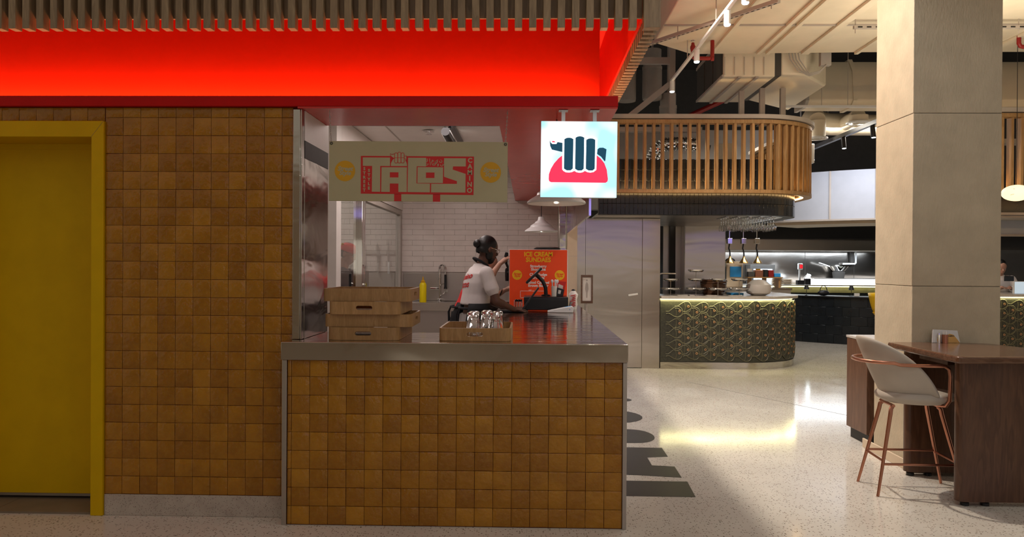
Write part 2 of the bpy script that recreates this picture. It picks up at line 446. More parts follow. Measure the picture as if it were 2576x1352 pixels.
# steel corner trim and steel clad return of the opening
t1 = MB().box(-1.3905, -1.346, 4.296, 4.317, 1.056, 2.412).box(-1.3455, -1.336, 4.296, 4.345, 1.056, 2.412)
struct(t1.build('trim_1', 'steel', bevel=.003), 'polished steel corner trim between the tiles and the serving hatch')
rt = thing('wall_return', 'steel clad side of the serving hatch', 'wall', kind='structure'); del rt['category']
MB().box(-1.3455, -1.334, 4.347, 4.85, 1.056, 2.13).build('steel_cladding', 'steel', rt, bevel=.002)
MB().box(-1.3455, -1.333, 4.347, 4.85, 2.13, 2.235).build('dark_strip', 'dark_grey', rt)
MB().box(-1.3455, -1.334, 4.347, 4.85, 2.235, 2.412).build('upper_panel', 'white_paint', rt)

# ------------------------------------------------------------------ counter
ct = thing('stall_counter', 'serving counter faced with caramel glazed tiles below a steel worktop', 'counter', (-.42, 4.5, 0))
MB().prism([(-1.395, 4.198), (.548, 4.198), (.548, 8.28), (-.295, 8.28), (-.295, 4.80), (-1.332, 4.80), (-1.332, 4.294), (-1.395, 4.294)], 0.0, .9495, 'xy').build('counter_core', 'grout', ct)
YC = 4.197
ccols = [-1.3815, -1.358] + [-1.358 + PT * k for k in range(1, 18)] + [.537]
crows = [.004 + .1062 * k for k in range(9)] + [.9485]
ctp = world_loc(ct)
for i in range(len(ccols) - 1):
    for j in range(len(crows) - 1):
        w_, h_ = round(ccols[i + 1] - ccols[i] - G, 4), round(crows[j + 1] - crows[j] - G, 4)
        tile(ct, ccols[i] + G / 2 - ctp.x, YC + .001 - ctp.y, crows[j] + G / 2, w_, h_)
# tiles along the aisle side of the counter, one joined piece
sb = MB(); base = tile_mesh('side', PT - G, .1062 - G, 99)
for k in range(38):
    for j in range(9):
        zz = .004 + .1062 * j; hh = (min(.9485, zz + .1062) - zz - G) / (.1062 - G)
        sb.add([(.549 - p.co.y, 4.225 + k * PT + p.co.x, zz + G / 2 + p.co.z * hh) for p in base.vertices], [list(q.vertices) for q in base.polygons])
so = sb.build('side_tiles', 'tile', ct); so['kind'] = 'stuff'; so['label'] = 'caramel glazed tiles along the aisle side of the counter'
MB().box(-1.411, -1.383, 4.182, 4.293, 0, .9495).build('corner_trim', 'steel_dull', ct, bevel=.002)
MB().box(.5385, .562, 4.182, 4.215, 0, .9495).build('corner_trim', 'steel_dull', ct, bevel=.002)

wt = thing('steel_worktop', 'polished steel worktop with deep apron running around the tiled counter', 'worktop', (-.4, 4.5, .95))
MB().prism([(-1.413, 4.166), (.566, 4.166), (.566, 4.9675), (-.312, 4.9675), (-.312, 4.81), (-1.331, 4.81), (-1.331, 4.293), (-1.413, 4.293)], .951, 1.0555, 'xy').build('worktop_slab', 'steel_top', wt, bevel=.004)
MB().box(-.312, .566, 4.9695, 6.737, .951, 1.0555).build('worktop_slab', 'steel_top', wt, bevel=.002)
MB().box(-.312, .566, 6.739, 8.30, .951, 1.0555).build('worktop_slab', 'steel_top', wt, bevel=.002)

# ------------------------------------------------------------------ red canopy with hidden strip light
cp = thing('canopy', 'glowing red canopy with dark red ledge above the serving hatch', 'canopy', (-2, 4.5, 2.425))
ZS = 2.4256
MB().box(-7, .425, 4.502, 4.55, ZS + .03, 3.36).build('front_fascia', 'red_paint', cp)
MB().box(.377, .425, 4.552, 10.4, ZS + .03, 3.36).build('side_fascia', 'red_paint', cp)
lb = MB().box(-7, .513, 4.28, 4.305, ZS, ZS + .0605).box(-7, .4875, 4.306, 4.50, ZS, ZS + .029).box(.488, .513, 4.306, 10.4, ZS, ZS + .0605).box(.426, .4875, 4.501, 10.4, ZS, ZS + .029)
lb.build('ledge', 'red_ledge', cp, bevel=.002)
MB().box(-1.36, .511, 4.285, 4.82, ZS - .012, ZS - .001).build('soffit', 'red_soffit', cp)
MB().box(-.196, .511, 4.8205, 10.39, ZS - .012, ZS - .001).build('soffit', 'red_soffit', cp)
MB().box(-1.36, -.19, 4.795, 4.82, ZS, 2.90).build('beam_back', 'white_paint', cp)
MB().box(-.196, -.171, 4.821, 10.39, ZS, 2.90).build('beam_back', 'white_paint', cp)
MB().box(-7, .47, 4.445, 4.465, ZS + .0295, ZS + .040).build('light_strip', 'led_warm', cp)
light('canopy_strip_light', 'AREA', (-3.0, 4.42, ZS + .046), 19, (1.0, .64, .28), rot=(R(180 - 10), 0, 0), size=6.8, size_y=.03, parent=cp)
light('canopy_side_strip_light', 'AREA', (.457, 7.4, ZS + .05), 22, (1.0, .60, .30), rot=(R(180), 0, 0), size=.04, size_y=5.4, parent=cp)

# ------------------------------------------------------------------ wooden slat screen around the canopy
sc_ = thing('wooden_slat_screen', 'hanging oak slat screen wrapped around the red canopy', 'slat screen', (-2, 3.93, 2.763))
MB().box(-7, .60, 3.966, 3.984, 2.832, 3.36).build('backing_board', 'slat_wood', sc_)
bd = MB().box(.600, .613, 3.985, 10.2, 2.832, 3.36); bd.build('side_backing_board', 'red_paint', sc_)
MB().box(-7, .69, 3.985, 4.45, 3.362, 3.38).box(.421, .69, 4.4505, 10.2, 3.362, 3.38).build('flood_block_board', 'red_paint', sc_)  # added board, keeps the floodlight out of the canopy trough
_sm = MB().box(-.0195, .0195, -.028, .028, 0, .595); sl = None
for k in range(66):
    X = .545 - k * .0759
    if sl is None: sl = _sm.build('slat', 'slat_wood', sc_, org=(0, 0, 0), bevel=.0015, seg=1); o = sl
    else: o = sl.copy(); COL.objects.link(o)
    o.location = (X + 2, 3.937 - 3.93, 0)
_sm = MB().box(-.036, .036, -.018, .018, 0, .595); sl = None
for k in range(82):
    if sl is None: sl = _sm.build('slat', 'slat_wood', sc_, org=(0, 0, 0), bevel=.0015, seg=1); o = sl
    else: o = sl.copy(); COL.objects.link(o)
    o.location = (.651 + 2, 4.02 + k * .0745 - 3.93, 0)
MB().box(.601, .689, 3.909, 3.965, 2.763, 3.36).build('corner_post', 'slat_wood', sc_, bevel=.0015)

# ------------------------------------------------------------------ kitchen shell behind the hatch
wb = thing('wall_back', 'white brick tiled kitchen wall behind the sink', 'wall', kind='structure'); del wb['category']
MB().box(-4.6, .62, 10.412, 10.6, 0, 3.0).build('wall_core', 'wall_grout', wb)
bw, bh = .2985, .0735; bt = MB().box(0, bw, 0, .010, 0, bh); t0 = None; r_ = 0; zz = 1.40
while zz + bh < 2.9:
    xx = -3.6 + (.15 if r_ % 2 else 0)
    while xx < .33:
        vis = not (zz > 2.45 and (xx < -1.2 or xx > .0))
        if vis:
            if t0 is None: t0 = bt.build('wall_tile', 'wall_tile_white', wb, org=(0, 0, 0), bevel=.0015, seg=1); o = t0
            else: o = t0.copy(); COL.objects.link(o)
            o.location = (xx, 10.4015 - random.uniform(0, .0012), zz)
        xx += .30
    zz += .075; r_ += 1
st = MB().box(-4.5, .37, 4.83, 10.41, 2.905, 2.96); kc = st.build('ceiling', 'kitchen_white'); struct(kc, 'white panelled kitchen ceiling above the serving hatch')
for xx in (-2.66, -1.46, -.86): MB().box(xx - .006, xx + .006, 4.7, 10.4, 2.8985, 2.9045).build('ceiling_rail', 'frame_grey', kc)
for yy in (6.2, 7.4, 8.6): MB().box(-4.4, -.2, yy - .004, yy + .004, 2.8985, 2.9045).build('ceiling_rail', 'frame_grey', kc)
sp = thing('sprinkler_head', 'small chrome sprinkler under the white kitchen ceiling', 'sprinkler', (-1.05, 7.65, 2.86))
MB().lathe([(.035, 0), (.012, .01), (.012, .038)], (-1.05, 7.65, 2.86), 14).build('body', 'chrome', sp)
MB().lathe([(.06, 0), (.06, .006), (.03, .010)], (-1.05, 7.65, 2.889), 16).build('rosette', 'chrome', sp)
tk = thing('kitchen_track_light', 'black track with tilted black spotlight under the kitchen ceiling', 'track light', (-.78, 7.4, 2.87))
MB().box(-.80, -.745, 6.4, 8.3, 2.868, 2.8985).build('track', 'black_plastic', tk)
MB().tube([(-.83, 7.25, 2.82), (-.80, 7.55, 2.76)], .045, 16).build('spot_head', 'black_plastic', tk)
MB().tube([(-.80, 7.548, 2.7605), (-.7995, 7.556, 2.759)], .038, 16).build('spot_lens', 'lamp_white', tk)
MB().bar((-.79, 7.3, 2.87), (-.82, 7.32, 2.81), .02).build('spot_arm', 'black_plastic', tk)
# side partition with steel framed glazing
wp = thing('wall_partition', 'white partition with steel framed glass between the two kitchen rooms', 'wall', kind='structure'); del wp['category']
MB().box(-1.90, -1.79, 6.80, 6.97, 0, 2.898).build('jamb', 'white_paint', wp)
MB().box(-1.90, -1.79, 6.971, 10.40, 2.27, 2.898).build('upper_wall', 'kitchen_white', wp)
MB().box(-1.88, -1.79, 6.971, 10.40, 0, .92).build('lower_wall', 'kitchen_white', wp)
MB().box(-4.5, -1.901, 4.86, 4.96, 0, 2.898).build('front_room_wall', 'kitchen_white', wp)
MB().box(-1.90, -1.345, 4.851, 4.90, 0, 2.898).build('front_nib', 'kitchen_white', wp)
MB().box(-4.6, -4.5, 4.9, 10.4, 0, 2.9).build('room_end_wall', 'kitchen_white', wp)
g = thing('window_1', 'steel framed kitchen partition glazing', 'window', kind='structure'); del g['category']
MB().box(-1.865, -1.80, 6.972, 10.39, 2.20, 2.268).box(-1.865, -1.80, 6.972, 10.39, .922, .97).box(-1.865, -1.80, 10.30, 10.39, .971, 2.199).build('window_frame', 'frame_grey', g, bevel=.004)
MB().box(-1.875, -1.80, 6.972, 7.0, .971, 2.199).build('edge_trim', 'chrome', g, bevel=.003)
MB().box(-1.865, -1.785, 7.86, 7.935, .971, 2.199).build('mullion', 'chrome', g, bevel=.006)
MB().box(-1.865, -1.785, 7.945, 8.02, .971, 2.199).build('mullion', 'chrome', g, bevel=.006)
MB().box(-1.842, -1.836, 7.001, 7.859, .971, 2.199).build('pane', 'pane', g)
MB().box(-1.842, -1.836, 8.021, 10.299, .971, 2.199).build('pane', 'pane', g)
# right end: cream pier and steel guard
pr_ = thing('wall_right', 'cream pier with polished steel corner guard at the end of the stall', 'wall', kind='structure'); del pr_['category']
MB().box(.485, .615, 9.35, 10.41, 0, 2.412).build('pier', 'cream_paint', pr_)
MB().box(.372, .484, 9.34, 9.60, 0, 2.412).build('corner_guard', 'steel', pr_, bevel=.02, seg=4)
for k, zz in enumerate((1.18, 1.62)): MB().box(.486, .6155, 9.3485, 9.3495, zz, zz + .003).build('pier_joint', 'frame_grey', pr_)
fp = thing('hanging_steel_panel', 'polished steel panel hanging from the red soffit behind the lit sign', 'panel', (.49, 7.6, 1.9))
MB().box(.476, .490, 5.85, 9.33, 1.905, 2.412).build('panel_sheet', 'steel', fp, bevel=.002)
MB().box(.474, .492, 5.845, 9.33, 1.898, 1.9049).box(.474, .492, 5.842, 5.849, 1.905, 2.412).build('panel_edge', 'chrome', fp)

# ------------------------------------------------------------------ sink run
sk = thing('steel_sink_unit', 'long stainless sink unit below the white brick wall', 'sink', (-.7, 10.1, 0))
MB().box(-1.775, .36, 9.80, 9.815, .885, .995).box(-1.775, .36, 9.816, 10.06, .975, .995).box(-1.775, .36, 10.30, 10.385, .975, .995).box(-1.775, -1.22, 10.0605, 10.2995, .975, .995).box(-.52, .36, 10.0605, 10.2995, .975, .995).build('sink_top', 'steel', sk, bevel=.003)
MB().box(-1.22, -.52, 10.06, 10.30, .70, .715).box(-1.22, -1.205, 10.06, 10.3, .716, .974).box(-.535, -.52, 10.06, 10.3, .716, .974).box(-1.2045, -.5355, 10.06, 10.075, .716, .974).box(-1.2045, -.5355, 10.285, 10.3, .716, .974).build('basin', 'steel_dull', sk)
MB().box(-1.775, .36, 10.386, 10.40, .996, 1.385).build('splashback', 'steel_dull', sk, bevel=.002)
MB().box(-1.775, .36, 9.86, 9.875, .12, .884).build('front_panel', 'steel_dull', sk)
for xx in (-1.75, -.9, .3):
    for yy in (9.9, 10.34): MB().tube([(xx, yy, 0), (xx, yy, .88)], .02, 10).build('leg', 'steel_dull', sk)
fa = thing('pull_down_faucet', 'chrome spring coil kitchen faucet standing behind the sink', 'faucet', (-1.255, 10.34, .995))
F0 = Vector((-1.255, 10.34, .995))
arch = [F0 + Vector((0, 0, 0)), F0 + Vector((0, 0, .44))]
for k in range(1, 9):
    a = math.pi * k / 8; arch.append(F0 + Vector((.045 * (1 - math.cos(a)), -.06 * k / 8, .44 + .07 * math.sin(a))))
MB().tube(arch[:2], .016, 12).build('stem', 'chrome', fa)
MB().tube(arch[1:] + [F0 + Vector((.09, -.06, .36))], .009, 10).build('spout_hose', 'chrome', fa)
coil = []
for k in range(150):
    t = k / 149 * 9; i = min(int(t), 8); u = t - i; pth = [F0 + Vector((0, 0, .27))] + arch[1:10]
    p_ = pth[i].lerp(pth[min(i + 1, len(pth) - 1)], u); a = k * 1.05
    coil.append(p_ + Vector((.019 * math.cos(a), .019 * math.sin(a), 0)))
MB().tube(coil, .0035, 5).build('spring_coil', 'chrome', fa)
MB().tube([F0 + Vector((.09, -.06, .37)), F0 + Vector((.09, -.06, .20)), F0 + Vector((.09, -.06, .17))], [.017, .017, .024], 12).build('spray_head', 'black_plastic', fa)
MB().tube([F0 + Vector((0, 0, .22)), F0 + Vector((.09, -.06, .25))], .008, 8).build('holder_arm', 'chrome', fa)
MB().tube([F0 + Vector((0, -.0, .17)), F0 + Vector((-.12, -.09, .175))], .012, 8).build('pot_spout', 'chrome', fa)
MB().tube([F0 + Vector((.015, 0, .07)), F0 + Vector((.10, -.02, .13))], .007, 8).build('lever', 'chrome', fa)
MB().lathe([(.032, 0), (.032, .02), (.018, .03)], F0, 16).build('base_flange', 'chrome', fa)
bo = thing('squeeze_bottle', 'yellow squeeze bottle with pointed cap on the sink edge', 'bottle', (-1.43, 9.93, .995))
MB().lathe([(.0, 0), (.046, 0), (.048, .01), (.048, .235), (.040, .255), (.026, .268)], (-1.43, 9.93, .995), 22).build('bottle_body', 'mustard', bo)
MB().lathe([(.030, .262), (.030, .285), (.012, .298), (.005, .345), (.004, .345)], (-1.43, 9.93, .995), 18).build('nozzle_cap', 'sign_yellow', bo)

# ------------------------------------------------------------------ knife rack in the room behind the glass
kr = thing('knife_rack', 'dark magnetic knife rack on the tiled wall behind the glass', 'knife rack', (-2.12, 10.39, 1.64))
MB().box(-2.36, -1.905, 10.376, 10.3995, 1.645, 1.69).build('magnet_bar', 'frame_grey', kr, bevel=.004)
def knife(x, z0, hl, bl, bwid, hm, label, name='kitchen_knife'):
    k = thing(name, label, 'knife', (x, 10.37, z0), group='knives on the wall rack')
    MB().prism([(x - .014, z0), (x + .014, z0 - .004), (x + .017, z0 + .02), (x + .012, z0 + hl * .5), (x + .015, z0 + hl), (x - .013, z0 + hl), (x - .012, z0 + hl * .5), (x - .017, z0 + .02)], 10.355, 10.373, 'xz').build('handle', hm, k, bevel=.003)
    MB().prism([(x - .016, z0 + hl), (x + bwid, z0 + hl), (x + bwid, z0 + hl + bl * .35), (x + bwid * .55, z0 + hl + bl * .75), (x - .012, z0 + hl + bl), (x - .018, z0 + hl + bl * .9)], 10.371, 10.3745, 'xz').build('blade', 'steel_dull', k)
knife(-2.335, 1.405, .16, .30, .012, 'white_plastic', 'slicing knife with white handle next to the mullion on the rack')
knife(-2.14, 1.375, .15, .285, .030, 'frame_grey', 'broad chef knife with grey handle on the wall rack')
knife(-1.985, 1.37, .165, .32, .004, 'white_plastic', 'narrow sharpening steel with white handle on the wall rack', 'sharpening_steel')
cb = thing('steel_cabinet', 'grey steel cabinet standing behind the person in the red cap', 'cabinet', (-2.25, 9.3, 0))
MB().box(-2.42, -2.085, 9.05, 9.55, .08, 1.425).build('cabinet_body', 'steel_dull', cb, bevel=.012)
MB().tube([(-2.08, 9.04, .1), (-2.08, 9.04, 1.40), (-2.10, 9.04, 1.43), (-2.40, 9.04, 1.43)], .010, 8).build('edge_rail', 'chrome', cb)
for xx in (-2.38, -2.12):
    for yy in (9.1, 9.5): MB().tube([(xx, yy, 0), (xx, yy, .085)], .02, 8).build('foot', 'black_plastic', cb)
# ------------------------------------------------------------------ hanging taco sign
tsn = thing('hanging_tacos_sign', 'cream board reading TACOS hung on two chains over the serving hatch', 'sign', (SX_ := -.6556, 4.33, 2.050))
tsn.rotation_euler = (0, R(.25), 0)
K = .00051 * 1.0188
def tz(p): x, y = p; return (((x - 1408) + .0128 * (y - 777)) * K, -((y - 777) - .0108 * (x - 1408)) * K)
def plate(name, mat_, parent, poly, y0=-.0075, y1=-.0068, fn=tz):
    return MB().prism([fn(p) for p in poly], y0, y1, 'xz').build(name, mat_, parent, org=(0, 0, 0), smooth=0)
MB().box(-.5277, .5277, -.0065, .0065, -.1768, .1768).build('board', 'sign_cream', tsn, org=(0, 0, 0), bevel=.001)
plate('red_panel', 'sign_red', tsn, [(757, 597), (2045, 610), (2038, 1046), (755, 1026)], -.0071, -.0066)
for q in ([(1136, 1030), (1217, 1031), (1217, 1113), (1135, 1112)], [(1577, 1036), (1660, 1037), (1659, 1121), (1576, 1120)]): plate('red_foot', 'sign_red', tsn, q, -.0071, -.0066)
ya, yb = -.0078, -.0071
LT = {'T': [(780, 615), (1090, 618), (1090, 714), (978, 713), (976, 1006), (881, 1004), (886, 712), (780, 711)],
      'C': [(1296, 620), (1502, 622), (1500, 720), (1394, 718), (1390, 912), (1544, 915), (1542, 1014), (1288, 1010)],
      'S': [(1706, 627), (1953, 630), (1951, 722), (1806, 721), (1803, 757), (1949, 806), (1946, 1018), (1556, 1014), (1558, 917), (1850, 919), (1850, 888), (1704, 838)]}
for k_, q in LT.items(): plate('letter', 'sign_cream', tsn, q, ya, yb)
# A and O are built as frames around their openings
for q in ([(993, 727), (1283, 729), (1281, 786), (992, 784)], [(992, 784), (1088, 785), (1086, 1008), (988, 1006)], [(1186, 786), (1281, 786), (1280, 1010), (1184, 1009)], [(1088, 843), (1186, 844), (1185, 913), (1087, 912)]): plate('letter', 'sign_cream', tsn, q, ya, yb)
for q in ([(1404, 727), (1694, 731), (1693, 790), (1403, 788)], [(1402, 850), (1692, 852), (1690, 910), (1400, 907)], [(1403, 788), (1499, 789), (1498, 850), (1402, 850)], [(1596, 790), (1693, 790), (1692, 852), (1595, 851)]): plate('letter', 'sign_cream', tsn, q, ya, yb)
# taco hand emblem: red outline with cream fill
def emblem(name, mat_, q, a, b): return plate(name, mat_, tsn, q, a, b)
dome = [(1095, 714), (1098, 680), (1115, 645), (1140, 620), (1255, 620), (1272, 648), (1286, 690), (1288, 716)]
emblem('taco_shape', 'sign_cream', dome, -.0079, -.0072)
def outline(name, q, r=.0017, y=-.0079):
    MB().tube([(tz(p)[0], y, tz(p)[1]) for p in q], r, 6).build(name, 'sign_red', tsn, org=(0, 0, 0))
outline('taco_outline', dome)
emblem('thumb_shape', 'sign_cream', [(1093, 572), (1108, 583), (1140, 577), (1141, 630), (1112, 612), (1096, 598)], -.0081, -.0066)
outline('thumb_outline', [(1141, 630), (1112, 612), (1098, 598), (1093, 572), (1112, 584), (1140, 577)], y=-.0081)
emblem('finger_shape', 'sign_cream', [(1252, 605), (1278, 598), (1280, 640), (1268, 660), (1250, 640)], -.0081, -.0066)
outline('finger_outline', [(1252, 605), (1278, 598), (1280, 640), (1268, 660)], y=-.0081)
for (a_, t_) in ((1143, 566), (1180, 557), (1217, 566)):
    q = [(a_, t_ + 12), (a_ + 8, t_), (a_ + 26, t_), (a_ + 35, t_ + 12), (a_ + 35, 668), (a_ + 28, 680), (a_ + 8, 680), (a_, 668)]
    emblem('finger_shape', 'sign_cream', q, -.0085, -.0066); outline('finger_outline', q + [q[0]], y=-.0085)
def tlet(ch, p, s_, mat_='sign_cream', **kw):
    x, z = tz(p); return text('lettering', ch, s_, mat_, tsn, (x, -.0078, z), **kw)
for k_, ch in enumerate('STREET'): tlet(ch, (797 - .5 * k_, 745 + k_ * 48.5), .0245, bold=.0011)
for k_, ch in enumerate('STYLE'): tlet(ch, (850 - .5 * k_, 765 + k_ * 50), .0235, bold=.0011)
for k_, ch in enumerate('CAMINO'): tlet(ch, (2000 - 1.5 * k_, 656 + k_ * 68), .038, bold=.0014)
tlet('\u0643 \u0627 \u0645 \u064A \u0646 \u0648', (1600, 652), .026, bold=.0006)
tlet('\u062A \u0627 \u0643 \u0648 \u0633', (1600, 692), .026, bold=.0006)
for cx_, cy_ in ((575, 768), (2233, 790)):
    x, z = tz((cx_, cy_)); MB().prism(disc(x, z, .0610), -.0074, -.0066, 'xz').build('yellow_roundel', 'sign_yellow', tsn, org=(0, 0, 0))
    text('lettering', 'Street\nStyle', .036, 'sign_cream', tsn, (x, -.0079, z), shear=.25, bold=.0013, line=.72, tilt=R(-1))
for sx_ in (-.5145, .5145):
    MB().tube([(sx_ + .007 * math.cos(2 * math.pi * k / 12), -.009, .163 + .007 * math.sin(2 * math.pi * k / 12)) for k in range(12)], .0018, 6, closed=True).build('eyelet', 'black_plastic', tsn, org=(0, 0, 0))
    ch_ = thing('hanging_chain', ('thin metal chain holding the TACOS board at its end near the steel trim' if sx_ < 0 else 'thin metal chain holding the TACOS board at its end near the lit sign'), 'chain', (SX_ + sx_, 4.33, 2.2))
    p0 = Vector((SX_ + sx_, 4.3215, 2.217 if sx_ < 0 else 2.212)); p1 = Vector((SX_ + sx_ + (.012 if sx_ > 0 else -.012), 4.325, 2.409))
    nl = 17
    for k in range(nl):
        a_ = p0.lerp(p1, k / nl); b_ = p0.lerp(p1, (k + 1.25) / nl); d_ = (b_ - a_); mid = (a_ + b_) / 2; w_ = Vector((.0034, 0, 0)) if k % 2 else Vector((0, .0034, 0))
        pts = [mid + d_ * .5 * math.cos(2 * math.pi * q / 10) + w_ * math.sin(2 * math.pi * q / 10) for q in range(10)]
        MB().tube(pts, .0013, 5, closed=True).build('chain_link', 'steel_dull', ch_)

# ------------------------------------------------------------------ square lightbox sign
SB = thing('lightbox_sign', 'square glowing pale blue lightbox with hand holding a red taco', 'sign', (.2888, 4.335, 2.1205))
SB.rotation_euler = (0, R(.35), 0)
K3 = .0006215 * 1.024
def sz(p): x, y = p; return (((x - 787) + .016 * (y - 554)) * K3, -((y - 554) - .0100 * (x - 787)) * K3)
MB().box(-.2212, .2212, -.029, .035, -.2212, .2212).build('box_case', 'white_plastic', SB, org=(0, 0, 0), bevel=.003)
MB().box(-.2217, .2217, -.035, -.0292, -.2217, .2217).build('glow_panel', 'lightbox', SB, org=(0, 0, 0), bevel=.002)
y0_, y1_ = -.0366, -.0352
def halo(q, s_=1.0):   # white outline: grown copy of a shape
    cx_ = sum(p[0] for p in q) / len(q); cy_ = sum(p[1] for p in q) / len(q); out = []
    for k in range(len(q)):
        a_ = Vector(q[k - 1]); b_ = Vector(q[k]); c_ = Vector(q[(k + 1) % len(q)])
        t_ = ((b_ - a_).normalized() + (c_ - b_).normalized())
        n_ = Vector((t_.y, -t_.x)).normalized() * s_
        if n_.dot(b_ - Vector((cx_, cy_))) < 0 and len(q) < 14: n_ = -n_
        out.append((b_.x + n_.x, b_.y + n_.y))
    return out
def splate(name, m_, q, a, b): MB().prism([sz(p) for p in q], a, b, 'xz').build(name, m_, SB, org=(0, 0, 0), smooth=0)
dome = [(510, 735), (512, 690), (530, 640), (560, 590), (600, 545), (634, 518), (634, 640), (644, 660), (668, 673), (700, 675), (725, 670), (745, 660), (765, 672), (795, 677), (822, 672), (842, 660), (865, 672), (895, 676), (925, 668), (943, 645), (950, 516), (985, 545), (1020, 590), (1042, 650), (1052, 735), (1048, 757), (1030, 769), (530, 763), (514, 753)]
splate('taco_shape', 'lightbox_red', dome, y0_ - .0004, y1_ - .0004)
fing = []
for a_, b_, t_, e_ in ((655, 738, 355, 655), (757, 838, 342, 657), (855, 938, 362, 657)):
    q = [(a_, t_ + 14), (a_ + 20, t_ + 3), (a_ + 41, t_), (b_ - 20, t_ + 3), (b_, t_ + 14), (b_ - 7, e_ - 16), (b_ - 26, e_), (a_ + 20, e_), (a_ - 5, e_ - 16)]
    splate('finger_shape', 'lightbox_navy', q, y0_ - .0012, y1_ - .0012)
    h_ = [(a_ - 17, t_ + 4), (a_ + 14, t_ - 14), (a_ + 41, t_ - 17), (b_ - 14, t_ - 14), (b_ + 17, t_ + 4), (b_ + 8, e_ - 6), (b_ - 20, e_ + 15), (a_ + 14, e_ + 15), (a_ - 20, e_ - 6)]
    splate('finger_outline', 'lightbox_white', h_, y0_ - .0008, y1_ - .0008)
splate('thumb_shape', 'lightbox_navy', [(520, 375), (530, 400), (545, 413), (582, 413), (592, 395), (640, 403), (637, 487), (600, 478), (540, 464), (525, 430)], y0_, y1_)
splate('thumb_nail', 'lightbox_red', [(542, 384), (568, 388), (570, 398), (545, 397)], y0_, y1_)
splate('little_finger_shape', 'lightbox_navy', [(958, 462), (975, 448), (1010, 447), (1040, 462), (1030, 560), (1024, 575), (990, 530), (953, 505)], y0_, y1_)
for sx_ in (-.092, .092):
    MB().box(sx_ - .011, sx_ + .011, -.012, .012, .2215, .289).build('bracket_post', 'white_plastic', SB, org=(0, 0, 0), bevel=.001)
    MB().box(sx_ - .027, sx_ + .027, -.03, .03, .287, .2895).build('bracket_plate', 'white_plastic', SB, org=(0, 0, 0), bevel=.001)

# ------------------------------------------------------------------ pendant lamps over the side counter
def pendant(x, y, zr, label):
    p = thing('pendant_lamp', label, 'lamp', (x, y, zr), group='white enamel pendants over the counter')
    prof = [(.184, 0), (.180, .012), (.155, .030), (.128, .046), (.122, .052), (.118, .066), (.085, .088), (.074, .094), (.069, .105), (.048, .118), (.040, .128), (.036, .15), (.030, .163), (.0, .165)]
    inn = [(r_ - .004 if r_ > .01 else 0, z_ - .003) for r_, z_ in prof]
    MB().lathe(prof, (x, y, zr), 40).build('shade', 'white_plastic', p)
    MB().lathe(inn, (x, y, zr), 40).build('shade_lining', 'poster_white', p)
    MB().tube([(x, y, zr + .163), (x, y, 2.412)], .004, 8).build('cord', 'black_plastic', p)
    MB().ell((x, y, zr + .065), (.032, .032, .042)).build('bulb', 'lamp_white', p)
    light('pendant_glow', 'POINT', (x, y, zr + .018), 5, (1, .88, .68), radius=.03, parent=p)
pendant(.170, 4.60, 1.888, 'white enamel pendant lamp partly behind the glowing blue sign')
pendant(.136, 8.10, 1.872, 'white stepped enamel pendant lamp hanging above the ice cream poster')

# ------------------------------------------------------------------ wooden trays
def tray_meshes(w, d, h=.0745, t=.011, r=.045, slot=True):
    """tray of bent wood, w along x (slots in the two short sides facing -y/+y when slot), local origin at bottom centre"""
    out = rrect(-w / 2, w / 2, -d / 2, d / 2, r, 6); inn = rrect(-w / 2 + t, w / 2 - t, -d / 2 + t, d / 2 - t, r - t, 6); n = len(out)
    b = MB(); vs_ = [(p[0], p[1], 0) for p in out] + [(p[0], p[1], h) for p in out] + [(p[0], p[1], h) for p in inn] + [(p[0], p[1], 0) for p in inn]; fs = []
    for i in range(n):
        j = (i + 1) % n
        for k in range(4): fs.append((k * n + i, k * n + j, ((k + 1) % 4) * n + j, ((k + 1) % 4) * n + i))
    b.add(vs_, fs); o = b.build('tray_wall', 'tray_wood', None, org=(0, 0, 0), smooth=30)
    cut = MB().prism(rrect(-.048, .048, h * .5 - .0105, h * .5 + .0135, .0115, 5), -d, d, 'xz').build('cutter', 'tray_wood', None, org=(0, 0, 0), smooth=0)
    md = o.modifiers.new('slot', 'BOOLEAN'); md.object = cut; md.operation = 'DIFFERENCE'; md.solver = 'EXACT'
    me = baked(o); bpy.data.objects.remove(o); bpy.data.objects.remove(cut)
    me.shade_smooth(); me.set_sharp_from_angle(angle=R(30))
    base = MB().prism(rrect(-w / 2 + t + .0005, w / 2 - t - .0005, -d / 2 + t + .0005, d / 2 - t - .0005, r - t, 6), .0, .007, 'xy').build('tray_base', 'tray_wood', None, org=(0, 0, 0), smooth=0)
    bm_ = base.data; bpy.data.objects.remove(base)
    return me, bm_
TW, TB = tray_meshes(.424, .52)
def tray(label, loc, rz):
    t_ = thing('wooden_tray', label, 'tray', loc, rz, 'wooden serving trays on the counter'); obj('tray_wall', TW, t_); obj('tray_base', TB, t_); return t_
ZC = 1.0565
tray('wooden tray with black handle slot at the foot of the tray stack', (-.968, 4.545, ZC), 0)
tray('wooden tray turned crosswise, second from the bottom of the tray stack', (-.950, 4.525, ZC + .0752), R(91))
tray('wooden tray with handle slot forward, third from the bottom of the tray stack', (-.965, 4.545, ZC + .1504), R(.5))
tray('topmost wooden tray turned crosswise on the tray stack', (-.957, 4.520, ZC + .2256), R(90))
tray('single wooden tray holding upturned drinking glasses', (-.312, 4.541, ZC), 0)
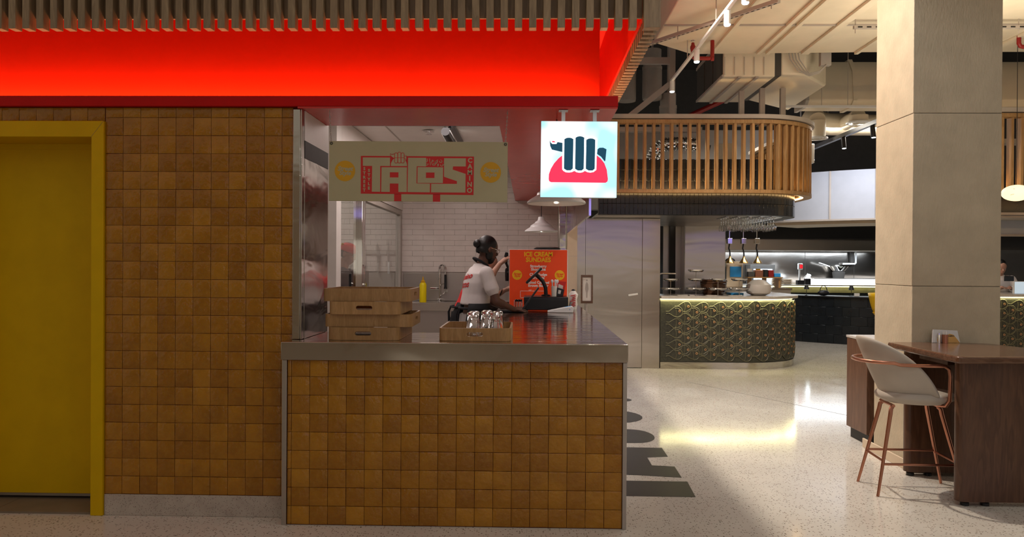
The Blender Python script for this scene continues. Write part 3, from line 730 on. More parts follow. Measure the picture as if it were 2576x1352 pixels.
# glasses
def glass_mesh():
    n = 30; prof = [(.0, .150), (.026, .150), (.0315, .145), (.0325, .135), (.0385, .004), (.0392, .0), (.0368, .0), (.036, .004), (.0300, .130), (.026, .134), (.0, .134)]
    b = MB(); vs_ = []; fs = []; m_ = len(prof)
    for i, (r_, z_) in enumerate(prof):
        for k in range(n):
            a = 2 * math.pi * k / n; rr = r_ * (1 + (.018 if (k % 2 and 2 <= i <= 4) else 0)); vs_.append((rr * math.cos(a), rr * math.sin(a), z_))
    for i in range(m_ - 1):
        for k in range(n): fs.append((i * n + k, i * n + (k + 1) % n, (i + 1) * n + (k + 1) % n, (i + 1) * n + k))
    b.add(vs_, fs); o = b.build('drinking_glass', 'glass', None, org=(0, 0, 0), smooth=50); me = o.data; bpy.data.objects.remove(o); return me
GM = glass_mesh()
for k, (gx, gy) in enumerate([(-.338, 4.44), (-.262, 4.55), (-.205, 4.44), (-.190, 4.56), (-.335, 4.55), (-.262, 4.66)]):
    g_ = obj('drinking_glass', GM, None, (gx, gy, ZC + .0075))
    tag(g_, 'clear fluted drinking glass standing upside down in the single tray', 'glass', 'upturned glasses in the tray')

# ------------------------------------------------------------------ ice cream machine with poster
ic = thing('ice_cream_machine', 'steel ice cream machine behind the orange sundaes poster', 'machine', (.1, 8.0, 1.0565))
MB().box(-.165, .40, 7.79, 8.27, 1.085, 1.655).build('machine_body', 'steel_dull', ic, bevel=.012)
for xx in (-.12, .35):
    for yy in (7.84, 8.22): MB().tube([(xx, yy, 1.0565), (xx, yy, 1.09)], .02, 10).build('foot', 'black_plastic', ic)
MB().lathe([(0, 0), (.145, 0), (.145, .03), (.12, .042), (0, .042)], (.20, 8.02, 1.656), 28).build('hopper_lid', 'black_plastic', ic)
MB().box(-.215, -.166, 7.86, 8.18, 1.30, 1.56).build('dispensing_head', 'steel_dull', ic, bevel=.01)
for yy in (7.93, 8.10):
    MB().lathe([(.016, 0), (.020, .05), (.020, .12), (.012, .14)], (-.235, yy, 1.33), 12).build('spigot', 'black_plastic', ic)
    MB().tube([(-.225, yy, 1.47), (-.245, yy, 1.52), (-.245, yy, 1.60), (-.240, yy, 1.64)], [.010, .012, .020, .014], 10).build('lever', 'black_plastic', ic)
    MB().tube([(-.235, yy, 1.42), (-.215, yy, 1.42)], .026, 10).build('valve_knob', 'black_plastic', ic)
MB().box(-.30, -.166, 7.86, 8.2, 1.095, 1.11).build('drip_tray', 'steel', ic, bevel=.004)
ps = thing('sundae_poster', 'orange ICE CREAM SUNDAES poster standing before the ice cream machine', 'poster', (.105, 7.77, 1.0565))
po = world_loc(ps)
MB().box(-.2035, .412, 7.765, 7.774, 1.0565, 1.668).build('board', 'poster_white', ps, bevel=.001)
MB().box(-.2015, .405, 7.7635, 7.7649, 1.0585, 1.664).build('print_area', 'poster_orange', ps)
def pt(body, px, py, size, m_, **kw):   # poster print, px/py in millimetres from its lower left corner
    return text('lettering', body, size, m_, ps, (-.2035 + px - po.x, 7.7630 - po.y, 1.0565 + py - po.z), extrude=.0003, **kw)
pt('ICE CREAM', .305, .560, .066, 'poster_yellow', bold=.0024, sx=.92)
pt('SUNDAES', .305, .501, .066, 'poster_yellow', bold=.0024, sx=.92)
pt('Strawberry\nShortcake', .305, .418, .038, 'poster_white', bold=.0014, line=.88)
pt('Choc Fudge\nBrownie', .305, .330, .038, 'poster_white', bold=.0014, line=.88)
pt('Salted Caramel\nBrown Butter', .305, .246, .038, 'poster_white', bold=.0014, line=.88)
for cx_ in (.082, .530):
    MB().prism(disc(-.2035 + cx_, 1.0565 + .342, .052), 7.7622, 7.7634, 'xz').build('yellow_roundel', 'poster_yellow', ps)
    pt('Street\nStyle', cx_, .342, .031, 'poster_orange', shear=.25, bold=.0010, line=.72).location.y = -.0012
fr = MB()
for q in ([(.115, .175), (.235, .175), (.235, .171), (.115, .171)], [(.115, .175), (.119, .175), (.119, .10), (.115, .10)], [(.205, .185), (.235, .185), (.235, .181), (.205, .181)], [(.24, .175), (.38, .175), (.38, .171), (.24, .171)], [(.376, .175), (.38, .175), (.38, .10), (.376, .10)], [(.115, .10), (.38, .10), (.38, .104), (.115, .104)]):
    fr.prism([(-.2035 + a, 1.0565 + b_) for a, b_ in q], 7.7624, 7.7634, 'xz')
fr.build('line_drawing', 'poster_white', ps)

# ------------------------------------------------------------------ till and small things on the side counter
dw = thing('cash_drawer', 'black cash drawer box under the till screen', 'cash drawer', (.17, 7.3, ZC))
MB().box(-.045, .385, 7.12, 7.50, ZC + .012, 1.196).build('drawer_case', 'black_plastic', dw, bevel=.008)
MB().box(-.035, .375, 7.115, 7.1195, ZC + .03, 1.17).build('drawer_front', 'black_matte', dw, bevel=.002)
for xx in (-.02, .36):
    for yy in (7.15, 7.47): MB().tube([(xx, yy, ZC), (xx, yy, ZC + .014)], .014, 8).build('foot', 'black_plastic', dw)
tl = thing('till_screen', 'black till screen tilted on a curved arm above the cash drawer', 'screen', (.17, 7.3, 1.197))
MB().lathe([(.045, 0), (.045, .012), (.025, .02)], (.172, 7.30, 1.197), 20).build('stand_base', 'black_plastic', tl)
MB().tube([(.172, 7.28, 1.205), (.168, 7.28, 1.28), (.140, 7.28, 1.345), (.085, 7.28, 1.40), (.06, 7.28, 1.415)], .019, 12).build('curved_arm', 'black_plastic', tl)
d_ = Vector((.138, 0, .137)).normalized(); n_ = Vector((-d_.z, 0, d_.x)); c_ = Vector((.052, 7.28, 1.40)); a_ = c_ - d_ * .105; b_ = c_ + d_ * .105
MB().bar(a_, b_, .24, .024).build('display', 'black_plastic', tl, bevel=.006)
MB().bar(a_ + d_ * .01 + n_ * .0125, b_ - d_ * .01 + n_ * .0125, .22, .001).build('display_glass', 'black_tile', tl)
lp = thing('open_tablet', 'black open laptop style terminal in front of the cash drawer', 'terminal', (.0, 7.05, ZC))
MB().bar((-.06, 7.03, ZC + .018), (.095, 7.03, 1.29), .016, .17, up=(0, 1, 0)).build('lid', 'black_plastic', lp, bevel=.004)
MB().box(-.30, -.05, 6.94, 7.115, ZC, ZC + .016).build('keyboard_base', 'black_plastic', lp, bevel=.004)
MB().box(-.28, -.09, 6.96, 7.09, ZC + .0162, ZC + .0175).build('keys', 'dark_grey', lp)
def cup(name, x, y, z, r, h, m_, label, cat='cup', top=None):
    o = MB().lathe([(0, 0), (r * .85, 0), (r, h), (r * .93, h), (r * .8, .006), (0, .006)], (x, y, z), 18).build(name, m_); return tag(o, label, cat)
cup('spoon_cup', .252, 7.24, 1.197, .030, .10, 'paper', 'printed paper cup of plastic spoons on the cash drawer')
for k in range(5):
    a = k * 1.3; o = MB().tube([(.252 + .012 * math.cos(a), 7.24 + .012 * math.sin(a), 1.205), (.254 + .028 * math.cos(a), 7.24 + .028 * math.sin(a), 1.335)], .0035, 6).ell((.255 + .03 * math.cos(a), 7.24 + .03 * math.sin(a), 1.345), (.011, .004, .018), 8, 6).build('plastic_spoon', 'white_plastic')
    tag(o, 'white plastic spoon standing in the paper cup on the cash drawer', 'spoon', 'spoons in the paper cup')
mh = thing('leaflet_holder', 'red and clear leaflet holder leaning on the cash drawer', 'leaflet holder', (.33, 7.25, 1.197))
MB().prism([(.268, 1.198), (.345, 1.198), (.372, 1.34), (.292, 1.345)], 7.29, 7.294, 'xz').build('back_card', 'sign_red', mh)
MB().prism([(.270, 1.198), (.338, 1.198), (.350, 1.265), (.280, 1.285)], 7.225, 7.285, 'xz').build('front_pocket', 'black_plastic', mh, bevel=.003)
MB().prism([(.282, 1.21), (.33, 1.21), (.342, 1.30), (.296, 1.318)], 7.2865, 7.2895, 'xz').build('leaflets', 'paper', mh)
MB().prism([(.288, 1.225), (.312, 1.22), (.32, 1.255), (.294, 1.262)], 7.2235, 7.2245, 'xz').build('front_label', 'paper', mh)
tm = thing('card_terminal', 'grey card payment terminal lying on the steel counter', 'card terminal', (.33, 6.95, ZC))
MB().prism([(.18, ZC + .0), (.42, ZC), (.425, ZC + .05), (.41, ZC + .062), (.33, ZC + .048), (.18, ZC + .018)], 6.92, 7.0, 'xz').build('terminal_body', 'white_plastic', tm, bevel=.006)
MB().prism([(.345, ZC + .0515), (.40, ZC + .061), (.40, ZC + .0625), (.345, ZC + .053)], 6.935, 6.985, 'xz').build('terminal_screen', 'blue_plastic', tm)
MB().prism([(.385, ZC + .024), (.395, ZC + .03), (.385, ZC + .036)], 6.919, 6.9215, 'xz').build('side_mark', 'blue_plastic', tm)
rb = thing('receipt_bag', 'crumpled red and white printed bag beside the poster', 'bag', (.45, 7.5, ZC))
b = MB(); b.lathe([(0, 0), (.035, 0), (.043, .05), (.038, .10), (.045, .15), (.02, .185), (.006, .19)], (.452, 7.45, ZC), 14)
b.v = [(x + random.uniform(-.006, .006), y + random.uniform(-.006, .006), z) for x, y, z in b.v]; b.build('bag_body', 'paper', rb)
for k in range(7):
    a = k * 2.3; z = ZC + .03 + k * .018; MB().bar((.452 - .03 + .01 * (k % 3), 7.405, z), (.452 + .022, 7.405, z + .012), .004, .008).build('red_stripe', 'sign_red', rb)
MB().ell((.452, 7.45, ZC + .195), (.02, .015, .012), 10, 6).build('bag_clip', 'black_plastic', rb)
jr = thing('sauce_rack', 'small clear rack with black capped sauce pots beside the cash drawer', 'rack', (-.10, 7.2, ZC))
MB().box(-.14, -.06, 7.16, 7.26, ZC, ZC + .012).build('rack_base', 'sign_yellow', jr)
MB().box(-.142, -.138, 7.16, 7.26, ZC + .012, ZC + .10).box(-.062, -.058, 7.16, 7.26, ZC + .012, ZC + .10).build('rack_side', 'frosted', jr)
for k in range(3):
    MB().lathe([(.011, 0), (.011, .075)], (-.122 + .024 * k, 7.21, ZC + .0125), 10).build('pot', 'glass', jr)
    MB().lathe([(.012, 0), (.012, .018), (.008, .022)], (-.122 + .024 * k, 7.21, ZC + .088), 10).build('pot_cap', 'black_plastic', jr)
ss = thing('framed_sign_stand', 'wooden framed notice with a figure on a thin stand by the steel wall', 'sign', (.715, 9.2, 0))
fx = .727; fy = 9.2
MB().box(fx - .075, fx - .055, fy - .012, fy + .012, 1.03, 1.385).box(fx + .055, fx + .075, fy - .012, fy + .012, 1.03, 1.385).box(fx - .0549, fx + .0549, fy - .012, fy + .012, 1.355, 1.385).box(fx - .0549, fx + .0549, fy - .012, fy + .012, 1.03, 1.06).build('frame', 'walnut_top', ss)
MB().box(fx - .055, fx + .055, fy - .004, fy + .006, 1.06, 1.355).build('notice', 'paper', ss)
MB().prism([(fx - .008, 1.10), (fx + .008, 1.10), (fx + .010, 1.16), (fx + .022, 1.21), (fx + .016, 1.27), (fx, 1.30), (fx - .016, 1.27), (fx - .022, 1.21), (fx - .010, 1.16)], fy - .0052, fy - .0041, 'xz').build('figure_print', 'frame_grey', ss)
MB().prism(disc(fx, 1.318, .010, 16), fy - .0052, fy - .0041, 'xz').build('figure_print', 'frame_grey', ss)
MB().tube([(fx, fy, .01), (fx, fy, 1.03)], .010, 10).build('post', 'frame_grey', ss)
MB().lathe([(.13, 0), (.13, .008), (.02, .018)], (fx, fy, 0), 24).build('foot_plate', 'frame_grey', ss)
# ------------------------------------------------------------------ hall beyond the stall
def arc_path(x0, xc, yf, r, yb, step=.08):
    """straight run at depth yf from x0 to xc, quarter turn of radius r, then straight back to yb: list of (point, outward normal)"""
    out = []; n = max(2, int((xc - x0) / step))
    for k in range(n): out.append(((x0 + (xc - x0) * k / n, yf), (0, -1)))
    n = max(6, int(r * math.pi / 2 / step))
    for k in range(n + 1):
        a = math.pi / 2 * k / n; out.append(((xc + r * math.sin(a), yf + r - r * math.cos(a)), (math.sin(a), -math.cos(a))))
    n = max(2, int((yb - yf - r) / step))
    for k in range(1, n + 1): out.append(((xc + r, yf + r + (yb - yf - r) * k / n), (1, 0)))
    return out
def strip(path, o0, o1, z0, z1):
    """solid band along a path between outward offsets o0 (inner) and o1 (outer)"""
    b = MB(); n = len(path); vs_ = []
    for (p, q) in path:
        for o_, z_ in ((o0, z0), (o1, z0), (o1, z1), (o0, z1)): vs_.append((p[0] + q[0] * o_, p[1] + q[1] * o_, z_))
    fs = []
    for i in range(n - 1):
        for k in range(4): fs.append((i * 4 + k, i * 4 + (k + 1) % 4, (i + 1) * 4 + (k + 1) % 4, (i + 1) * 4 + k))
    fs += [(0, 1, 2, 3), (4 * n - 1, 4 * n - 2, 4 * n - 3, 4 * n - 4)]
    return b.add(vs_, fs)
def along(path, step, start=0.0):
    """evenly spaced (point, normal) along a path"""
    d = start; acc = 0; out = []
    for (p, q), (p2, q2) in zip(path[:-1], path[1:]):
        l = math.dist(p, p2)
        while d <= acc + l:
            t = (d - acc) / l; out.append(((p[0] + (p2[0] - p[0]) * t, p[1] + (p2[1] - p[1]) * t), Vector((q[0] + (q2[0] - q[0]) * t, q[1] + (q2[1] - q[1]) * t)).normalized())); d += step
        acc += l
    return out
def rot_of(n_): return math.atan2(n_[0], -n_[1])     # rz that turns local -Y to the normal

# steel clad wall and steel door
sw = thing('wall_steel', 'brushed stainless wall beside the fish scale bar', 'wall', kind='structure'); del sw['category']
MB().box(.40, .829, 10.822, 10.95, 0, 2.198).build('steel_panel', 'steel_wall', sw)
MB().box(1.664, 1.926, 10.822, 10.95, 0, 2.198).build('steel_panel', 'steel_wall', sw, bevel=.004)
MB().box(.832, 1.662, 10.822, 10.95, 2.192, 2.198).build('steel_panel', 'steel_wall', sw)
MB().box(1.85, 1.926, 10.951, 12.9, 0, 2.198).build('steel_panel', 'steel_wall', sw)
sd = thing('door_2', 'flush stainless steel door in the steel wall', 'door', kind='structure'); del sd['category']
MB().box(.833, 1.661, 10.824, 10.87, .01, 2.188).build('door_leaf', 'steel_wall', sd, bevel=.001)
MB().bar((1.46, 10.805, 1.070), (1.60, 10.805, 1.092), .012, .028).build('door_handle', 'white_plastic', sd, bevel=.004)
MB().tube([(1.585, 10.823, 1.088), (1.585, 10.806, 1.088)], .012, 10).build('handle_rose', 'steel_dull', sd)

# black tiled drum
dp = arc_path(.95, 3.04, 10.02, .78, 13.0)
bd_ = thing('black_tiled_drum', 'black glazed tile drum with rounded end behind the oak screen', 'bulkhead', (2.5, 11.0, 2.2))
strip(dp, -.16, -.011, 2.20, 2.955).build('drum_core', 'black_matte', bd_)
tmm = MB().box(-.0285, .0285, -.010, 0, 0, .1465); t0 = None
pts = [q for q in along(dp, .0585, .03) if q[0][1] < 11.4]
for j in range(5):
    for (p_, n_) in pts:
        if t0 is None: t0 = tmm.build('drum_tile', 'black_tile', bd_, org=(0, 0, 0), bevel=.002, seg=1); o = t0
        else: o = t0.copy(); COL.objects.link(o)
        o.location = (p_[0] - n_[0] * .011 - 2.5, p_[1] - n_[1] * .011 - 11.0, .002 + j * .1505); o.rotation_euler = (random.uniform(-.01, .01), 0, rot_of(n_) + random.uniform(-.015, .015))
under = [(p[0] - q[0] * .161, p[1] - q[1] * .161) for p, q in dp] + [(.95, 13.0)]
MB().prism(under, 2.205, 2.23, 'xy').build('drum_underside', 'steel_dull', bd_, smooth=0)

# oak slat screen around the drum
def slat_drum(name, label, path, step, z0, z1, cx, cy):
    t_ = thing(name, label, 'slat screen', (cx, cy, z0))
    strip(path, -.11, 0, z0, z0 + .045).build('bottom_rim', 'screen_wood', t_)
    strip(path, -.11, 0, z1 - .05, z1).build('top_rim', 'screen_wood', t_)
    strip(path, -.20, .03, z1 + .012, z1 + .065).build('cap_rail', 'frame_grey', t_)
    strip(path, -.13, -.112, z0 + .004, z0 + .022).build('light_strip', 'led_warm', t_)
    b_ = MB().box(-.0175, .0175, .004, .106, .046, z1 - z0 - .051); s0 = None
    for (p_, n_) in along(path, step, .06):
        if s0 is None: s0 = b_.build('slat', 'screen_wood', t_, org=(0, 0, 0), bevel=.002, seg=1); o = s0
        else: o = s0.copy(); COL.objects.link(o)
        o.location = (p_[0] - cx, p_[1] - cy, 0); o.rotation_euler = (0, 0, rot_of(n_))
    return t_
sp_ = arc_path(1.0, 3.04, 9.80, 1.0, 13.0)
wd = slat_drum('curved_slat_screen', 'curved oak slat screen lit from below around the black drum', sp_, .119, 2.476, 3.45, 2.5, 10.5)
light('slat_strip_light', 'AREA', (2.05, 9.965, 2.51), 9, (1, .66, .30), rot=(R(180), 0, 0), size=2.0, size_y=.05, parent=wd)
light('slat_strip_light', 'AREA', (3.72, 10.4, 2.51), 6, (1, .66, .30), rot=(R(180), 0, R(60)), size=1.1, size_y=.05, parent=wd)
sp2 = [((6.04 + .1 * k, 9.62), (0, -1)) for k in range(36)]
wd2 = slat_drum('oak_slat_screen', 'oak slat screen seen past the plaster column', sp2, .125, 2.485, 3.50, 7.0, 10.3)
light('slat_strip_light', 'AREA', (7.0, 9.785, 2.52), 8, (1, .66, .30), rot=(R(180), 0, 0), size=2.0, size_y=.05, parent=wd2)
# hanging wine glasses under the drum
wg = MB().lathe([(.033, 0), (.033, -.003), (.006, -.012), (.004, -.075), (.010, -.085), (.034, -.115), (.038, -.14), (.031, -.185), (.029, -.185), (.036, -.14), (.031, -.116), (.006, -.089), (0, -.088)], (0, 0, 0), 16)
rk = thing('glass_rack', 'chrome rail rack under the black drum holding wine glasses', 'rack', (3.05, 10.5, 2.18))
for k in range(5): MB().tube([(2.72 + k * .155, 10.2, 2.190), (2.72 + k * .155, 10.72, 2.190)], .006, 6).build('rail', 'chrome', rk)
for k in range(5): MB().tube([(2.72 + k * .155, 10.46, 2.190), (2.72 + k * .155, 10.46, 2.2045)], .008, 6).build('hanger', 'chrome', rk)
g0 = None
for i in range(5):
    for j in range(4):
        if g0 is None: g0 = wg.build('wine_glass', 'glass', None, org=(0, 0, 0)); o = tag(g0, 'clear stemmed wine glass hanging upside down under the black drum', 'wine glass', 'wine glasses hanging under the drum')
        else: o = g0.copy(); COL.objects.link(o)
        o.location = (2.76 + i * .155, 10.24 + j * .125, 2.1835)

# ------------------------------------------------------------------ fish relief bars
def fish_mesh():
    """one fish of the cast relief, head to the right, flat in xz facing -y"""
    w, h = .245, .135; b = MB()
    prof = [(0, .030), (.10, .022), (.20, .028), (.32, .062), (.48, .105), (.65, .128), (.80, .122), (.92, .085), (1.0, .0)]
    out = [(-.02 + x * w, z * .62) for x, z in prof] + [(-.02 + x * w, -z * .62) for x, z in reversed(prof[:-1])]
    b.prism(out, -.006, .0, 'xz')
    up = [(-.02 + x * w, -.0075, z * .62) for x, z in prof]; lo = [(-.02 + x * w, -.0075, -z * .62) for x, z in prof]
    b.tube(up, .0046, 5, mi=1); b.tube(lo, .0046, 5, mi=1)
    gill = [(.118, -.0075, .07), (.128, -.0085, .035), (.131, -.0085, 0), (.128, -.0085, -.035), (.118, -.0075, -.07)]
    b.tube(gill, .0036, 5, mi=1)
    return b
FB = fish_mesh()
EB = MB().tube([(.178 + .013 * math.cos(2 * math.pi * k / 10), -.009, .008 + .013 * math.sin(2 * math.pi * k / 10)) for k in range(10)], .0048, 5, closed=True)
FO = FB.build('fish_relief', ['bronze_relief', 'bronze_edge'], None, org=(0, 0, 0), smooth=40); EO = EB.build('fish_eye', 'eye_copper', None, org=(0, 0, 0))
FM, EM = FO.data, EO.data; bpy.data.objects.remove(FO); bpy.data.objects.remove(EO)
def fish_bar(name, label, path, z0, z1, cx, cy, ymax, top_label):
    t_ = thing(name, label, 'bar counter', (cx, cy, 0))
    strip(path, -.30, -.012, z0, z1).build('bar_core', 'bronze_relief', t_)
    strip(path, -.30, .006, 0, z0 - .002).build('steel_kick', 'steel', t_)
    strip(path, -.028, -.014, z1 + .028, z1 + .038).build('light_strip', 'led_yellow', t_)
    strip(path, -.75, .06, z1 + .040, z1 + .082).build('bar_top', 'stone_top', t_, bevel=.006)
    strip(path, -.70, -.03, z1 + .001, z1 + .039).build('top_support', 'steel_dull', t_)
    r_ = 0; zz = z1 - .084
    while zz > z0 + .075:
        for (p_, n_) in along(path, .252, .10 if r_ % 2 else .226):
            if p_[1] > ymax: break
            f_ = obj('fish_relief', FM, t_, (p_[0] - cx, p_[1] - cy, zz)); f_.location.x -= n_[0] * .009 ; f_.location.y -= n_[1] * .009
            f_.rotation_euler = (random.uniform(-.02, .02), random.uniform(-.12, .12), rot_of(n_))
            e_ = obj('fish_eye', EM, f_)
        zz -= .0775; r_ += 1
    return t_
fp_ = arc_path(1.93, 3.17, 10.79, .98, 12.8)
fb = fish_bar('fish_relief_bar', 'rounded bar faced with bronze fish relief beside the steel door', fp_, .10, .985, 3.0, 11.6, 11.9, '')
light('bar_strip_light', 'AREA', (2.55, 10.770, 1.020), 6, (1, .93, .42), rot=(R(-4), 0, 0), size=1.24, size_y=.05, parent=fb)
for a in (10, 30, 50, 70): light('bar_strip_light', 'AREA', (3.17 + .99 * math.sin(R(a)), 11.77 - .99 * math.cos(R(a)), 1.020), 1.5, (1, .93, .42), rot=(0, 0, R(a)), size=.33, size_y=.045, parent=fb)
fp2 = [((6.9 + .1 * k, 11.45), (0, -1)) for k in range(25)]
fb2 = fish_bar('bronze_fish_bar', 'bronze fish relief bar with yellow glow seen past the plaster column', fp2, .10, 1.02, 8.0, 12.2, 11.6, '')
light('bar_strip_light', 'AREA', (7.7, 11.44, 1.055), 5, (1, .93, .42), rot=(R(-8), 0, 0), size=1.6, size_y=.02, parent=fb2)

# ------------------------------------------------------------------ column, far walls and bulkheads
cl = thing('plaster_column', 'square beige plaster column behind the walnut table', 'column', (3.13, 5.74, 0))
for a_, b_ in ((.0, 1.3625), (1.3655, 2.630), (2.633, 4.27)): MB().box(2.808, 3.448, 5.452, 6.03, a_, b_).build('plaster_block', 'plaster', cl, bevel=.004)
MB().box(2.812, 3.444, 5.456, 6.026, .01, 4.26).build('joint_core', 'dark_grey', cl)
MB().box(2.793, 2.8075, 5.437, 6.20, 0, .075).box(2.808, 3.448, 5.437, 5.4515, 0, .075).build('curb', 'cream_paint', cl, bevel=.003)
wf = MB().box(-1, 18, 19.2, 19.4, 0, 6.6).build('wall_far', 'dark_grey', smooth=0); struct(wf, 'dark far wall of the food hall')
ch2 = MB().box(-9, 20, 4.9, 19.2, 6.6, 6.8).build('ceiling_hall', 'dark_grey', smooth=0); struct(ch2, 'dark open ceiling high above the ducts')
# steel clad column, grey post and mirrored panel behind the bar
sc2 = thing('steel_column', 'wide stainless clad column standing behind the fish bar', 'column', (3.1, 13.2, 0))
MB().box(2.737, 3.455, 13.0, 13.5, 0, 2.36).build('cladding', 'steel_wall', sc2, bevel=.01)
MB().box(2.70, 3.49, 12.98, 13.52, 2.362, 2.42).build('collar', 'cream_paint', sc2)
gp = thing('mirror_partition', 'grey mirrored partition with black post beside the steel column', 'partition', (2.57, 13.3, 0))
MB().box(2.42, 2.735, 13.3, 13.33, 0, 2.42).build('mirror_sheet', 'steel_dull', gp)
MB().box(2.525, 2.62, 13.2, 13.29, 0, 2.42).build('post', 'dark_grey', gp)
bw_ = thing('white_bulkhead', 'curved white ceiling bulkhead over the far kitchen', 'bulkhead', (6.5, 15.5, 2.43))
bp = [((8.4 - 4.6 * math.cos(a), 18.2 - 4.6 * math.sin(a)), (-math.cos(a), -math.sin(a))) for a in [R(40 + 2 * k) for k in range(19)]]
strip(bp, -.12, 0, 2.43, 3.36).build('bulkhead_face', 'bulkhead_white', bw_)
strip(bp, -.30, .05, 2.395, 2.428).build('lower_rim', 'frame_grey', bw_)
strip(bp, -1.2, -.06, 2.34, 2.394).build('soffit_ring', 'cream_paint', bw_)
for a in (48, 70): MB().tube([(8.4 - 4.4 * math.cos(R(a)), 18.2 - 4.4 * math.sin(R(a)), 3.3), (8.4 - 4.4 * math.cos(R(a)), 18.2 - 4.4 * math.sin(R(a)), 6.6)], .02, 6).build('hanger', 'frame_grey', bw_)
for a in (42, 45, 56, 66, 74): MB().bar((8.4 - 4.607 * math.cos(R(a)), 18.2 - 4.607 * math.sin(R(a)), 2.43), (8.4 - 4.607 * math.cos(R(a)), 18.2 - 4.607 * math.sin(R(a)), 3.36), .035, .012).build('seam_rib', 'frame_grey', bw_)
light('bulkhead_wash_light', 'AREA', (5.9, 13.0, 3.5), 30, (.86, .90, 1.0), target=(6.3, 14.6, 2.6), size=2.0, size_y=.1)
# far open kitchen
ok = thing('wall_kitchen', 'stainless rear wall and extractor hood of the open kitchen', 'wall', kind='structure'); del ok['category']
MB().box(3.5, 14, 17.6, 17.8, 0, 2.4).build('steel_backing', 'steel_wall', ok)
MB().box(4.2, 14, 16.2, 16.3, 2.12, 2.36).build('black_fascia', 'black_matte', ok)
MB().box(4.2, 14, 16.35, 17.6, 1.86, 2.119).build('extractor_hood', 'steel_dull', ok, bevel=.01)
MB().box(3.5, 4.19, 16.2, 17.59, 0, 2.42).build('side_pier', 'cream_paint', ok)
for k in range(7): MB().box(5.4 + k * 1.15, 5.405 + k * 1.15, 17.594, 17.6, .9, 1.86).build('panel_seam', 'dark_grey', ok)
# long lit far bar
lbp = [((4.7, 16.6), (0, -1)), ((13.0, 16.6), (0, -1))]
fbar = thing('far_lit_bar', 'long far bar with yellow lit relief band under a white display', 'bar counter', (8.5, 16.8, 0))
strip(lbp, -.5, 0, 0, .92).build('bar_front', 'navy_tile', fbar)
strip(lbp, -.5, .01, .925, 1.052).build('relief_band', 'bronze_edge', fbar)
strip(lbp, -.45, .08, 1.075, 1.10).build('bar_top', 'stone_top', fbar)
strip(lbp, -.1, .05, 1.056, 1.073).build('light_strip', 'led_yellow', fbar)
light('far_bar_strip_light', 'AREA', (7.4, 16.54, 1.054), 8, (1, .93, .45), rot=(R(-15), 0, 0), size=5, size_y=.03, parent=fbar)
dc = thing('white_display_counter', 'long bright white display counter on the far bar', 'display counter', (8.4, 16.9, 1.101))
MB().box(6.44, 11, 16.72, 16.98, 1.101, 1.235).build('display_case', 'lightbox_white', dc, bevel=.02); 
MB().box(6.42, 11, 16.70, 17.0, 1.236, 1.25).build('display_lid', 'steel_dull', dc)
# dark curved bar
cbp = [((8.2 - 4.0 * math.cos(a), 17.85 - 4.0 * math.sin(a)), (-math.cos(a), -math.sin(a))) for a in [R(25 + 4 * k) for k in range(15)]]
cbr = thing('dark_curved_bar', 'dark tiled curved bar front beyond the fish bar', 'bar counter', (7.5, 14.5, 0))
strip(cbp, -.3, 0, 0, .905).build('bar_core', 'navy_tile', cbr)
t0 = None; tb = MB().box(-.148, .148, -.008, 0, 0, .174)
for j in range(5):
    for (p_, n_) in along(cbp, .30, .08 if j % 2 else .23):
        if p_[0] > 7.4: break
        if t0 is None: t0 = tb.build('bar_tile', 'navy_tile', cbr, org=(0, 0, 0), bevel=.003, seg=1); o = t0
        else: o = t0.copy(); COL.objects.link(o)
        o.location = (p_[0] - 7.5 + n_[0] * .001, p_[1] - 14.5 + n_[1] * .001, .006 + j * .179); o.rotation_euler = (0, 0, rot_of(n_))
strip(cbp, -.5, .04, .908, .93).build('bar_top', 'black_matte', cbr)
# ------------------------------------------------------------------ letters on the floor
def decal(poly, label):
    o = MB().prism(poly, .0004, .0018, 'xy').build('floor_letter', 'vinyl_black', smooth=0); tag(o, label, 'floor lettering', 'black letters on the aisle floor')
decal([(.60, 4.80), (1.092, 4.793), (1.112, 5.135), (.60, 5.14)], 'black straight bar shaped floor letter beside the tiled counter')
decal([(.60, 5.30), (.80, 5.28), (1.093, 5.230), (1.099, 5.518), (.935, 5.544), (.936, 5.772), (1.103, 5.804), (1.106, 6.081), (.60, 6.09)], 'black notched H shaped floor letter next to the bar shaped letter')
def half(y0, y1, xe, flat): 
    c_, r_ = (y0 + y1) / 2, (y1 - y0) / 2; q = [(.60, y0)]
    for k in range(13):
        a = R(-90 + 180 * k / 12); q.append((flat + (xe - flat) * max(0, math.cos(a)) ** .8, c_ + r_ * math.sin(a)))
    return q + [(.60, y1)]
decal(half(6.24, 6.76, 1.113, .90), 'black D shaped floor letter between the notched letter and the oval one')
decal(half(7.02, 7.65, 1.137, .78), 'black oval floor letter beyond the D shaped letter')
decal(disc(1.06, 8.25, .10, 20), 'small round black floor dot past the oval letter')

